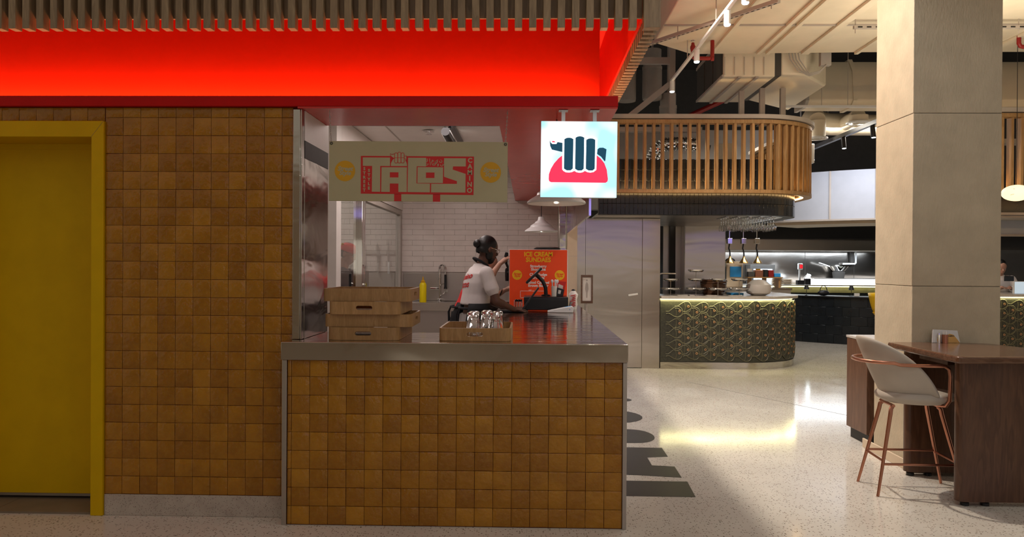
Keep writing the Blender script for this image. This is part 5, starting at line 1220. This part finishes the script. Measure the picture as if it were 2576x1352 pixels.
# dark riser ducts behind the slat screen
for k, (x, y, r_, z0, z1, lab) in enumerate(((2.15, 13.0, .17, 4.43, 5.3, 'thick grey insulated round duct hanging next to the frame post'), (1.70, 13.0, .17, 4.40, 5.2, 'grey insulated round duct with open end near the slat canopy'), (2.45, 13.1, .15, 3.9, 4.55, 'grey round duct drop behind the frame post'), (1.10, 13.4, .2, 4.0, 5.4, 'grey round duct half hidden by the slat canopy'))):
    t_ = thing('insulated_duct', lab, 'duct', (x, y, z0), group='grey insulated ducts in the ceiling void'); MB().lathe([(r_ * .96, 0), (r_, .04), (r_, (z1 - z0) * .62), (r_ * .93, (z1 - z0) * .66), (r_ * .93, z1 - z0)], (x, y, z0), 24).build('duct_sleeve', 'duct_grey', t_); MB().lathe([(r_ * 1.02, 0), (r_ * 1.02, .05)], (x, y, z0 + (z1 - z0) * .6), 24).build('band', 'frame_grey', t_); MB().tube([(x, y, z1), (x, y, 6.6)], .02, 6).build('hanger', 'frame_grey', t_)
fr_ = thing('ceiling_support_frame', 'grey steel support frame with diagonal brace above the slat screen', 'frame', (2.1, 11.2, 3.53))
MB().box(2.112, 2.196, 11.16, 11.24, 3.53, 6.6).build('post', 'frame_grey', fr_); MB().box(1.2, 2.111, 11.17, 11.23, 4.56, 4.66).build('cross_beam', 'frame_grey', fr_); MB().bar((2.12, 11.2, 4.26), (1.45, 11.2, 3.72), .06, .08).build('brace', 'frame_grey', fr_); MB().box(.9, 2.6, 11.14, 11.26, 3.53, 3.60).build('sill_beam', 'frame_grey', fr_)
for x, lab in ((3.033, 'short grey post on the slat screen nearest the support frame'), (3.326, 'short grey post in the middle of the three on the slat screen'), (3.619, 'short grey post over the rounded end of the slat screen')):
    t_ = thing('screen_post', lab, 'post', (x, 10.62, 3.52), group='posts rising from the slat screen'); MB().box(x - .035, x + .035, 10.59, 10.65, 3.52, 4.015 if x < 3.3 else 4.055).build('post_tube', 'frame_grey', t_); MB().box(x - .06, x + .06, 10.56, 10.68, 3.517, 3.53).build('foot_plate', 'frame_grey', t_)
sv = thing('silver_flexible_duct', 'crinkled shiny silver flexible duct inside the slat screen', 'duct', (2.2, 11.5, 2.9))
pth = [Vector((1.86, 11.5, 2.98)), Vector((1.90, 11.5, 3.15)), Vector((1.97, 11.5, 3.30)), Vector((2.10, 11.5, 3.39)), Vector((2.30, 11.5, 3.41)), Vector((2.50, 11.5, 3.40)), Vector((2.62, 11.5, 3.38))]
fine = []
for k in range(60): t = k / 59 * (len(pth) - 1); i = min(int(t), len(pth) - 2); fine.append(pth[i].lerp(pth[i + 1], t - i))
MB().tube(fine, [.10 + (.010 if k % 2 else -.006) + .005 * math.sin(k * 1.7) for k in range(60)], 14).build('foil_hose', 'chrome', sv); MB().lathe([(.11, 0), (.11, .12)], (1.86, 11.5, 2.86), 16).build('collar', 'steel_dull', sv)
wd_ = thing('white_drop_duct', 'white round drop duct inside the slat screen', 'duct', (3.1, 11.6, 2.6)); MB().lathe([(.20, 0), (.20, .42), (.17, .46), (.17, .80)], (3.1, 11.7, 2.62), 24).build('duct_sleeve', 'duct_paint', wd_); MB().bar((2.62, 11.6, 2.5), (2.82, 11.6, 3.4), .04).build('brace', 'black_matte', wd_)
ll = thing('linear_pendant_lamp', 'thin white horizontal lamp bar hung on rods', 'lamp', (4.6, 11.2, 3.9)); MB().box(3.86, 6.3, 11.18, 11.22, 3.91, 3.94).build('lamp_bar', 'white_plastic', ll)
for x in (4.40, 4.79): MB().tube([(x, 11.2, 3.94), (x, 11.2, 6.6)], .005, 6).build('rod', 'frame_grey', ll)
for k, (x, y, z, r_, lab) in enumerate(((4.757, 12.3, 3.62, .175, 'round white ceiling diffuser drum beside the slat screen end'), (5.44, 12.3, 3.88, .19, 'round white ceiling diffuser drum under the linear lamp'))):
    t_ = thing('round_diffuser', lab, 'air diffuser', (x, y, z), group='round white diffusers'); MB().lathe([(r_ * .78, .03), (r_ * .78, .30 if k == 0 else .13)], (x, y, z), 28).build('drum', 'duct_paint', t_); MB().lathe([(r_, .0), (r_, .022), (r_ * .8, .032), (r_ * .8, .0)], (x, y, z), 32, close=True).build('rim', 'white_plastic', t_)
    for q in range(3): MB().lathe([(r_ * (.65 - .2 * q), .004), (r_ * (.72 - .2 * q), .012), (r_ * (.66 - .2 * q), .016)], (x, y, z), 28, close=True).build('ring_vane', 'white_plastic', t_)
fdx = thing('flexible_white_duct', 'bulging white flexible duct over the round diffusers', 'duct', (5.0, 12.7, 3.9)); MB().tube([(4.757, 12.3, 3.93), (4.76, 12.45, 4.02), (4.85, 12.8, 4.02), (5.2, 12.95, 3.99), (5.8, 12.9, 3.97), (6.6, 12.9, 3.97)], [.14, .17, .19, .19, .18, .18], 20).build('duct_sleeve', 'duct_paint', fdx); MB().tube([(5.44, 12.3, 4.015), (5.44, 12.5, 4.0), (5.44, 12.8, 3.98)], .12, 16).build('branch', 'duct_paint', fdx); MB().tube([(5.2, 12.95, 4.15), (5.2, 12.95, 6.6)], .008, 6).build('hanger', 'frame_grey', fdx)
bt_ = thing('black_spot_track', 'black ceiling track with black spotlights above the white bulkhead', 'track light', (5.02, 12, 3.6)); MB().box(4.99, 5.05, 9.9, 14.2, 3.58, 3.64).build('track', 'black_plastic', bt_)
for y in (10.2, 13.7): MB().tube([(5.02, y, 3.64), (5.02, y, 6.6)], .006, 6).build('hanger', 'black_plastic', bt_)
for k, y in enumerate((10.9, 11.9, 13.2)):
    s_ = MB().tube([(5.02, y, 3.578), (5.03, y - .02, 3.40)], .035, 12).build('spot_head', 'black_plastic', bt_); MB().lathe([(.028, 0), (.030, .004), (0, .005)], (5.03, y - .02, 3.396), 12).build('spot_lens', 'lamp_cool', s_)
wbx = thing('white_wall_unit', 'small white loudspeaker box under the black track', 'loudspeaker', (4.73, 12.6, 3.25)); MB().box(4.66, 4.80, 12.5, 12.7, 3.25, 3.58).build('cabinet', 'white_plastic', wbx, bevel=.01); MB().tube([(4.73, 12.6, 3.58), (4.73, 12.6, 3.84)], .012, 6).build('bracket', 'white_plastic', wbx); MB().box(4.672, 4.788, 12.494, 12.4999, 3.27, 3.56).build('grille', 'paper', wbx)
fpb = thing('red_fire_pipe', 'long dark red fire pipe in the ceiling void behind the slat screen', 'pipe', (4.2, 13.8, 4.2)); MB().tube([(2.9, 13.9, 4.28), (4.2, 13.9, 4.88), (9.0, 13.9, 4.95)], .05, 10).build('pipe_run', 'pipe_red', fpb); MB().tube([(4.2, 13.9, 4.88), (4.2, 13.9, 6.6)], .01, 6).build('hanger', 'frame_grey', fpb); MB().tube([(4.18, 13.9, 4.872), (4.24, 13.9, 4.884)], .062, 10).build('coupling', 'pipe_red', fpb)
dwl = MB().box(1.0, 5.0, 14.6, 14.7, 2.6, 4.2).build('rear_grey_duct', 'duct_grey', bevel=.02); tag(dwl, 'flat grey duct wall in the ceiling void behind the slat screen', 'duct')
crs = thing('roof_brace_frame', 'grey crossed steel braces past the plaster column', 'frame', (7.0, 11.8, 3.6)); MB().bar((6.2, 12.2, 3.6), (7.1, 12.2, 5.3), .09).build('brace', 'duct_grey', crs); MB().box(6.75, 6.84, 12.21, 12.3, 3.6, 6.6).build('post', 'duct_grey', crs); MB().box(5.9, 9, 12.1, 12.3, 3.52, 3.599).build('sill_beam', 'duct_grey', crs)
# ------------------------------------------------------------------ people
from mathutils.bvhtree import BVHTree
def limb(b, p, q, r0, r1, n=12):
    b.tube([p, q], [r0, r1], n); b.ell(p, (r0, r0, r0), n, 8); b.ell(q, (r1, r1, r1), n, 8)
def loft(b, secs, n=20):
    """closed body of stacked ellipses: (x, y, z, rx, ry)"""
    vs_ = []; m_ = len(secs); fs = []
    for (x, y, z, rx, ry) in secs:
        for k in range(n): t = 2 * math.pi * k / n; vs_.append((x + rx * math.cos(t), y + ry * math.sin(t), z))
    for i in range(m_ - 1):
        for k in range(n): fs.append((i * n + k, i * n + (k + 1) % n, (i + 1) * n + (k + 1) % n, (i + 1) * n + k))
    fs += [list(range(n))[::-1], list(range((m_ - 1) * n, m_ * n))]
    b.add(vs_, fs)
def blob(name, b, mat_, parent, voxel=.010, it=5):
    o = b.build(name, mat_, None, org=(0, 0, 0), smooth=0)
    r_ = o.modifiers.new('r', 'REMESH'); r_.mode = 'VOXEL'; r_.voxel_size = voxel
    s_ = o.modifiers.new('s', 'SMOOTH'); s_.factor = .5; s_.iterations = it
    me = baked(o); bpy.data.objects.remove(o); me.shade_smooth()
    if not me.materials: me.materials.append(M[mat_])
    return obj(name, me, parent)
def hand(b, w, d, up, curl=.5, s_=1.0, point=False, side=1):
    """palm and five fingers from wrist w along d; up = back of the hand; side = direction of the thumb"""
    w = Vector(w); d = Vector(d).normalized(); up = (Vector(up) - d * Vector(up).dot(d)).normalized(); lat = d.cross(up) * side
    for t_, rr in ((.02, .026), (.05, .030), (.075, .030)):
        b.ell(w + d * t_ * s_, (rr * s_,) * 3, 10, 6); b.ell(w + d * t_ * s_ + lat * .016 * s_, (rr * .62 * s_,) * 3, 10, 6); b.ell(w + d * t_ * s_ - lat * .018 * s_, (rr * .60 * s_,) * 3, 10, 6)
    for k, ln in enumerate((.068, .078, .073, .058)):
        base = w + d * .088 * s_ + lat * (.033 - .021 * k) * s_; c_ = 0.05 if (point and k == 0) else curl
        p = base; dd = d.copy(); r0 = .0098 * s_
        for j, q in enumerate((.45, .32, .23)):
            a = c_ * (.55 + .45 * j); dd = (dd * math.cos(a) - up * math.sin(a)).normalized(); nx = p + dd * ln * q * s_
            limb(b, p, nx, r0, r0 * .9, 8); p = nx; r0 *= .9
    p = w + d * .035 * s_ + lat * .030 * s_; dd = (d * .65 + lat * .75 - up * .25).normalized()
    nx = p + dd * .045 * s_; limb(b, p, nx, .0125 * s_, .011 * s_, 8); dd = (d * .9 + lat * .25 - up * .35 * (curl + .3)).normalized(); limb(b, nx, nx + dd * .034 * s_, .0108 * s_, .009 * s_, 8)
def V3(*a): return Vector(a)
def person(label, loc, rz, P):
    g = lambda k, d: P.get(k, d)
    t_ = thing('person', label, 'person', loc, rz)
    sk, shirt, legm = P['skin'], P['shirt'], P['legs']
    pel, che, nek, hd = V3(*g('pelvis', (0, 0, .94))), V3(*g('chest', (.03, 0, 1.28))), V3(*g('neck', (.05, 0, 1.47))), V3(*g('head', (.09, 0, 1.635)))
    hs = g('hs', 1.0)
    HR = Matrix.Translation(hd) @ Matrix.Rotation(g('hyaw', 0), 4, 'Z') @ Matrix.Rotation(g('hpitch', 0), 4, 'Y')
    H = lambda x, y, z: HR @ Vector((x * hs, y * hs, z * hs))
    he = lambda b, c_, r_, n=16: b.ell(H(*c_), tuple(q * hs for q in r_), n, 10, rot=HR.to_euler())
    b = MB()
    # head with face
    he(b, (0, 0, .02), (.098, .077, .098), 20); he(b, (.022, 0, -.045), (.072, .062, .072)); he(b, (.045, 0, -.088), (.040, .040, .030)); he(b, (.062, 0, .018), (.035, .055, .030))
    b.tube([H(.088, 0, .010), H(.110, 0, -.028), H(.096, 0, -.040)], [.009 * hs, .015 * hs, .011 * hs], 8); he(b, (.085, 0, -.068), (.016, .026, .012))
    for s_ in (-1, 1): he(b, (-.005, s_ * .080, -.010), (.018, .008, .032), 10); he(b, (.048, s_ * .038, -.025), (.026, .024, .030))
    limb(b, nek - V3(.01, 0, .06), nek + (hd - nek) * .55, .060, .054)
    loft(b, [(pel.x, pel.y, pel.z - .10, .09, .13), (pel.x, pel.y, pel.z, .105, .155), ((pel.x + che.x) / 2, (pel.y + che.y) / 2, (pel.z + che.z) / 2, .095, .135), (che.x, che.y, che.z, .110, .165), (nek.x - .02, nek.y, nek.z - .06, .075, .13), (nek.x, nek.y, nek.z, .055, .06)])
    arms = P['arms']; fin = []
    for s_, (sh, el, wr, hdv, hup, curl, pnt, tside) in arms:
        sh, el, wr = V3(*sh), V3(*el), V3(*wr)
        limb(b, sh, el, .048, .040); limb(b, el, wr, .040, .027); limb(b, sh, sh.lerp(el, .5), .05, .046); limb(b, el, el.lerp(wr, .35), .041, .040)
        hand(b, wr, hdv, hup, curl, g('hand', 1.0), pnt, tside)
    lg = []
    for s_ in (-1, 1):
        hip = pel + V3(0, s_ * .088, -.05); kn = V3(pel.x + g('knee', .03), s_ * .10, .50); an = V3(pel.x - .02, s_ * .11, .09)
        lg.append((hip, kn, an)); limb(b, hip, kn, .080, .054); limb(b, kn, an, .052, .036)
    blob('body', b, sk, t_, .0075, 3)
    # eyes
    for s_ in (-1, 1):
        e_ = MB().ell(H(.079, s_ * .031, -.003), (.011 * hs,) * 3, 10, 8).build('eye', 'paper', t_, org=(0, 0, 0)); MB().ell(H(.087, s_ * .032, -.003), (.0055 * hs,) * 3, 8, 6).build('iris', 'hair_black', e_, org=(0, 0, 0))
    # trousers and shoes
    b = MB(); loft(b, [(pel.x, pel.y, pel.z - .16, .115, .165), (pel.x, pel.y, pel.z - .03, .128, .178), (pel.x, pel.y, pel.z + .07, .120, .165)])
    for (hip, kn, an) in lg: limb(b, hip - V3(0, 0, .02), kn, .094, .068); limb(b, kn, an, .066, .054)
    blob('trousers', b, legm, t_, .014, 4)
    for (hip, kn, an) in lg:
        b = MB(); b.ell((an.x + .055, an.y, .045), (.125, .045, .044), 14, 8); b.box(an.x - .07, an.x + .17, an.y - .042, an.y + .042, .0, .018); blob('shoe', b, 'cloth_black', t_, .010, 2)
    # shirt with sleeves
    b = MB(); zb = g('hem', pel.z + .10); f_ = (zb - pel.z) / (che.z - pel.z); hx = pel.x + (che.x - pel.x) * f_; w_ = g('girth', 1.0); hy = pel.y + (che.y - pel.y) * f_
    loft(b, [(hx, hy, zb, .138 * w_, .182 * w_), ((hx + che.x) / 2, (hy + che.y) / 2, (zb + che.z) / 2, .130 * w_, .172 * w_), (che.x, che.y, che.z, .135 * w_, .190 * w_), (che.x * .5 + nek.x * .5 - .008, nek.y, nek.z - .085, .115 * w_, .185 * w_), (nek.x - .012, nek.y, nek.z - .025, .078, .105), (nek.x - .005, nek.y, nek.z + .012, .064, .068)])
    for s_, (sh, el, wr, *_r) in arms:
        sh, el, wr = V3(*sh), V3(*el), V3(*wr); q = g('sleeve', .62)
        if q <= 1: limb(b, sh, sh.lerp(el, q), .068, .062); b.tube([sh.lerp(el, q * .6), sh.lerp(el, q)], [.066, .069], 14)
        else: limb(b, sh, el, .068, .056); limb(b, el, el.lerp(wr, .85), .056, .046)
    so_ = blob('shirt', b, shirt, t_, .010, 4)
    # hair or cap
    if g('hair', True):
        b = MB(); he(b, (-.012, 0, .030), (.100, .083, .098), 20); he(b, (-.035, 0, -.02), (.075, .076, .080)); bb = blob('hair', b, 'hair_black', None, .008, 2)
        me = bb.data; bm = bmesh.new(); bm.from_mesh(me); inv = HR.inverted()
        kill = [v for v in bm.verts if (lambda p: (p.x / hs > .062 - .25 * max(0, p.z / hs - .06) and p.z / hs < .078) or (p.z / hs < -.055) or (p.x / hs > .005 and p.z / hs < .015))(inv @ v.co)]
        bmesh.ops.delete(bm, geom=kill, context='VERTS'); bm.to_mesh(me); bm.free(); bb.parent = t_
        if g('bun', False): b = MB(); he(b, (-.112, 0, .022), (.040, .042, .040)); he(b, (-.085, 0, .035), (.03, .03, .03)); blob('hair_bun', b, 'hair_black', t_, .008, 2)
    if g('beard', False):
        b = MB(); he(b, (.040, 0, -.088), (.052, .052, .048)); he(b, (.010, .050, -.055), (.038, .022, .050)); he(b, (.010, -.050, -.055), (.038, .022, .050)); he(b, (.088, 0, -.056), (.014, .026, .008)); blob('beard', b, 'hair_black', t_, .007, 2)
    if g('glasses', False):
        for s_ in (-1, 1):
            MB().tube([H(.100, s_ * .034 + .024 * math.cos(2 * math.pi * k / 16), .002 + .020 * math.sin(2 * math.pi * k / 16)) for k in range(16)], .0022, 6, closed=True).build('glasses_rim', 'chrome', t_, org=(0, 0, 0))
            MB().tube([H(.098, s_ * .058, .006), H(.06, s_ * .076, .008), H(-.005, s_ * .086, .010)], .0020, 6).build('glasses_arm', 'chrome', t_, org=(0, 0, 0))
        MB().tube([H(.102, -.010, .006), H(.102, .010, .006)], .0022, 6).build('glasses_bridge', 'chrome', t_, org=(0, 0, 0))
    if g('cap', False):
        b = MB(); he(b, (-.006, 0, .045), (.106, .090, .082), 20); bb = blob('cap', b, 'cloth_red', None, .008, 2); me = bb.data; bm = bmesh.new(); bm.from_mesh(me); inv = HR.inverted()
        bmesh.ops.delete(bm, geom=[v for v in bm.verts if (inv @ v.co).z / hs < .022], context='VERTS'); bm.to_mesh(me); bm.free(); bb.parent = t_; md = bb.modifiers.new('thick', 'SOLIDIFY'); md.thickness = .004
        q = [(-.085 - .075 * math.sin(math.pi * k / 10), -.075 + .15 * k / 10) for k in range(11)] + [(-.06, .07), (-.06, -.07)]
        br = MB(); vs_ = [H(x, y, .026 - (abs(x) - .08) * .25) for x, y in q] + [H(x, y, .034 - (abs(x) - .08) * .25) for x, y in q]; n_ = len(q)
        br.add(vs_, [list(range(n_)), list(range(n_, 2 * n_))[::-1]] + [(i, (i + 1) % n_, n_ + (i + 1) % n_, n_ + i) for i in range(n_)]); br.build('cap_peak', 'cloth_red', bb, org=(0, 0, 0))
        he(lg_ := MB(), (-.070, -.060, .085), (.016, .006, .018), 8); lg_.build('cap_badge', 'sign_yellow', bb, org=(0, 0, 0))
    if g('apron', None):
        b = MB(); vs_ = []; fs = []; n_ = 26; zz = [g('apron_top', pel.z + .17), pel.z + .10, pel.z, pel.z - .15, pel.z - .35, pel.z - .5]
        for j, z in enumerate(zz):
            f2 = max(0, min(1.2, (z - pel.z) / (che.z - pel.z))); cx_ = pel.x + (che.x - pel.x) * f2
            for i in range(n_ + 1): a = R(-132 + 264 * i / n_); vs_.append((cx_ + (.152 + .006 * j) * math.cos(a), (.190 + .006 * j) * math.sin(a), z))
        for j in range(len(zz) - 1):
            for i in range(n_): k = j * (n_ + 1) + i; fs.append((k, k + 1, k + n_ + 2, k + n_ + 1))
        b.add(vs_, fs); o = b.build('apron', 'cloth_black', t_, org=(0, 0, 0), smooth=80); o.modifiers.new('thick', 'SOLIDIFY').thickness = .006
        z = zz[1] + .02; MB().tube([(pel.x + .025 + .150 * math.cos(2 * math.pi * k / 28), .188 * math.sin(2 * math.pi * k / 28), z) for k in range(28)], .011, 8, closed=True).build('apron_string', 'cloth_black', t_, org=(0, 0, 0))
        for s_ in (-1, 1): MB().tube([(pel.x - .125, s_ * .012, z), (pel.x - .150, s_ * .030, z - .06), (pel.x - .145, s_ * .035, z - .16)], .007, 6).build('apron_tie', 'cloth_black', t_, org=(0, 0, 0))
    if g('collar', False):
        ax = (hd - nek).normalized(); MB().tube([nek + V3(-.004 + .070 * math.cos(2 * math.pi * k / 20), .074 * math.sin(2 * math.pi * k / 20), .018 - .045 * math.cos(2 * math.pi * k / 20)) for k in range(20)], .013, 8, closed=True).build('neck_strap', 'cloth_black', t_, org=(0, 0, 0))
    return t_, so_
def back_print(t_, so_, lines):
    bv = BVHTree.FromPolygons([v.co for v in so_.data.vertices], [list(p.vertices) for p in so_.data.polygons])
    for body, size, z, tilt in lines:
        me = text_mesh(body, size, bold=.0022, shear=.3, extrude=0); bm = bmesh.new(); bm.from_mesh(me)
        bmesh.ops.triangulate(bm, faces=bm.faces); bmesh.ops.subdivide_edges(bm, edges=[e for e in bm.edges if e.calc_length() > .012], cuts=1); bm.to_mesh(me); bm.free()
        ct_, st2 = math.cos(tilt), math.sin(tilt)
        for v in me.vertices:
            u, w_ = v.co.x * ct_ - v.co.y * st2, v.co.x * st2 + v.co.y * ct_
            hit, *_r = bv.ray_cast(Vector((-1, -u, z + w_)), Vector((1, 0, 0))); v.co = (hit.x - .003, -u, z + w_) if hit else (-.1, -u, z + w_)
        me.materials.clear(); me.materials.append(M['sign_red']); obj('shirt_print', me, t_)

w1, s1 = person('bearded worker in white printed T-shirt and black apron using the till', (-.515, 7.02, 0), R(20), dict(
    skin='skin_dark', shirt='shirt_white', legs='trouser_grey', pelvis=(-.02, 0, .97), chest=(.03, 0, 1.33), neck=(.065, 0, 1.505), head=(.125, 0, 1.655), hyaw=R(8), hpitch=R(14), hem=1.125, girth=1.02, hs=1.03,
    bun=True, beard=True, glasses=True, apron=True, collar=True,
    arms=[(-1, ((.055, -.205, 1.425), (.130, -.275, 1.165), (.320, -.215, 1.085), (1, .25, -.05), (.1, 0, 1), .35, False, 1)),
          (1, ((.055, .205, 1.425), (.150, .260, 1.175), (.330, .150, 1.085), (1, -.3, -.05), (.1, 0, 1), .35, False, -1))]))
back_print(w1, s1, [('Camino', .075, 1.385, R(8)), ('Tacos', .085, 1.31, R(6))])
w2, s2 = person('worker in red shirt reaching for the ice cream machine lever', (-.70, 7.99, 0), R(-4), dict(
    skin='skin_mid', shirt='cloth_red', legs='cloth_black', pelvis=(-.02, 0, .93), chest=(.10, 0, 1.22), neck=(.19, 0, 1.385), head=(.265, 0, 1.515), hpitch=R(20), hs=.96, hem=1.05, apron=True,
    arms=[(-1, ((.165, -.19, 1.315), (.300, -.215, 1.36), (.400, -.12, 1.515), (.55, .25, .45), (-.6, -.3, .6), .75, True, -1)),
          (1, ((.165, .19, 1.315), (.25, .22, 1.10), (.42, .12, 1.22), (1, -.1, .4), (-.2, 0, 1), .6, False, -1))]))
MB().tube([(.395 + .034 * math.cos(2 * math.pi * k / 16) * .4, .13 + .034 * math.sin(2 * math.pi * k / 16), 1.205 + .034 * math.cos(2 * math.pi * k / 16)) for k in range(16)], .006, 6, closed=True).build('bracelet', 'cloth_black', w2, org=(0, 0, 0))
w3, s3 = person('worker in backwards red cap and black shirt behind the partition glass', (-2.20, 8.45, 0), R(-12), dict(
    skin='skin_mid', shirt='cloth_black', legs='cloth_black', cap=True, hair=True, head=(.115, 0, 1.625), neck=(.05, 0, 1.46), hpitch=R(20),
    arms=[(-1, ((.04, -.19, 1.385), (.09, -.24, 1.13), (.30, -.16, 1.03), (1, .1, -.1), (.1, 0, 1), .4, False, 1)), (1, ((.04, .19, 1.385), (.09, .24, 1.13), (.30, .16, 1.03), (1, -.1, -.1), (.1, 0, 1), .4, False, -1))]))
def chef(label, loc, rz, pitch, hx):
    return person(label, loc, rz, dict(skin='skin_mid', shirt='shirt_white', legs='cloth_black', sleeve=2, pelvis=(-.05, 0, .92), chest=(.05, 0, 1.22), neck=(.11, 0, 1.38), head=(hx, 0, 1.52), hpitch=pitch,
        arms=[(-1, ((.08, -.20, 1.31), (.14, -.29, 1.10), (.30, -.10, 1.16), (.7, .5, .2), (0, 0, 1), .5, False, 1)), (1, ((.08, .20, 1.31), (.14, .29, 1.10), (.30, .10, 1.16), (.7, -.5, .2), (0, 0, 1), .5, False, -1))]))
chef('chef in white jacket bent over a phone behind the glass guard', (7.97, 12.72, 0), R(-100), R(22), .17)
o = MB().box(7.86, 8.02, 12.335, 12.35, 1.285, 1.37).build('phone', 'black_plastic', bevel=.006); tag(o, 'black phone held by the chef behind the glass guard', 'phone')
chef('second chef in white jacket standing behind the first', (8.22, 13.22, 0), R(-95), R(5), .15)
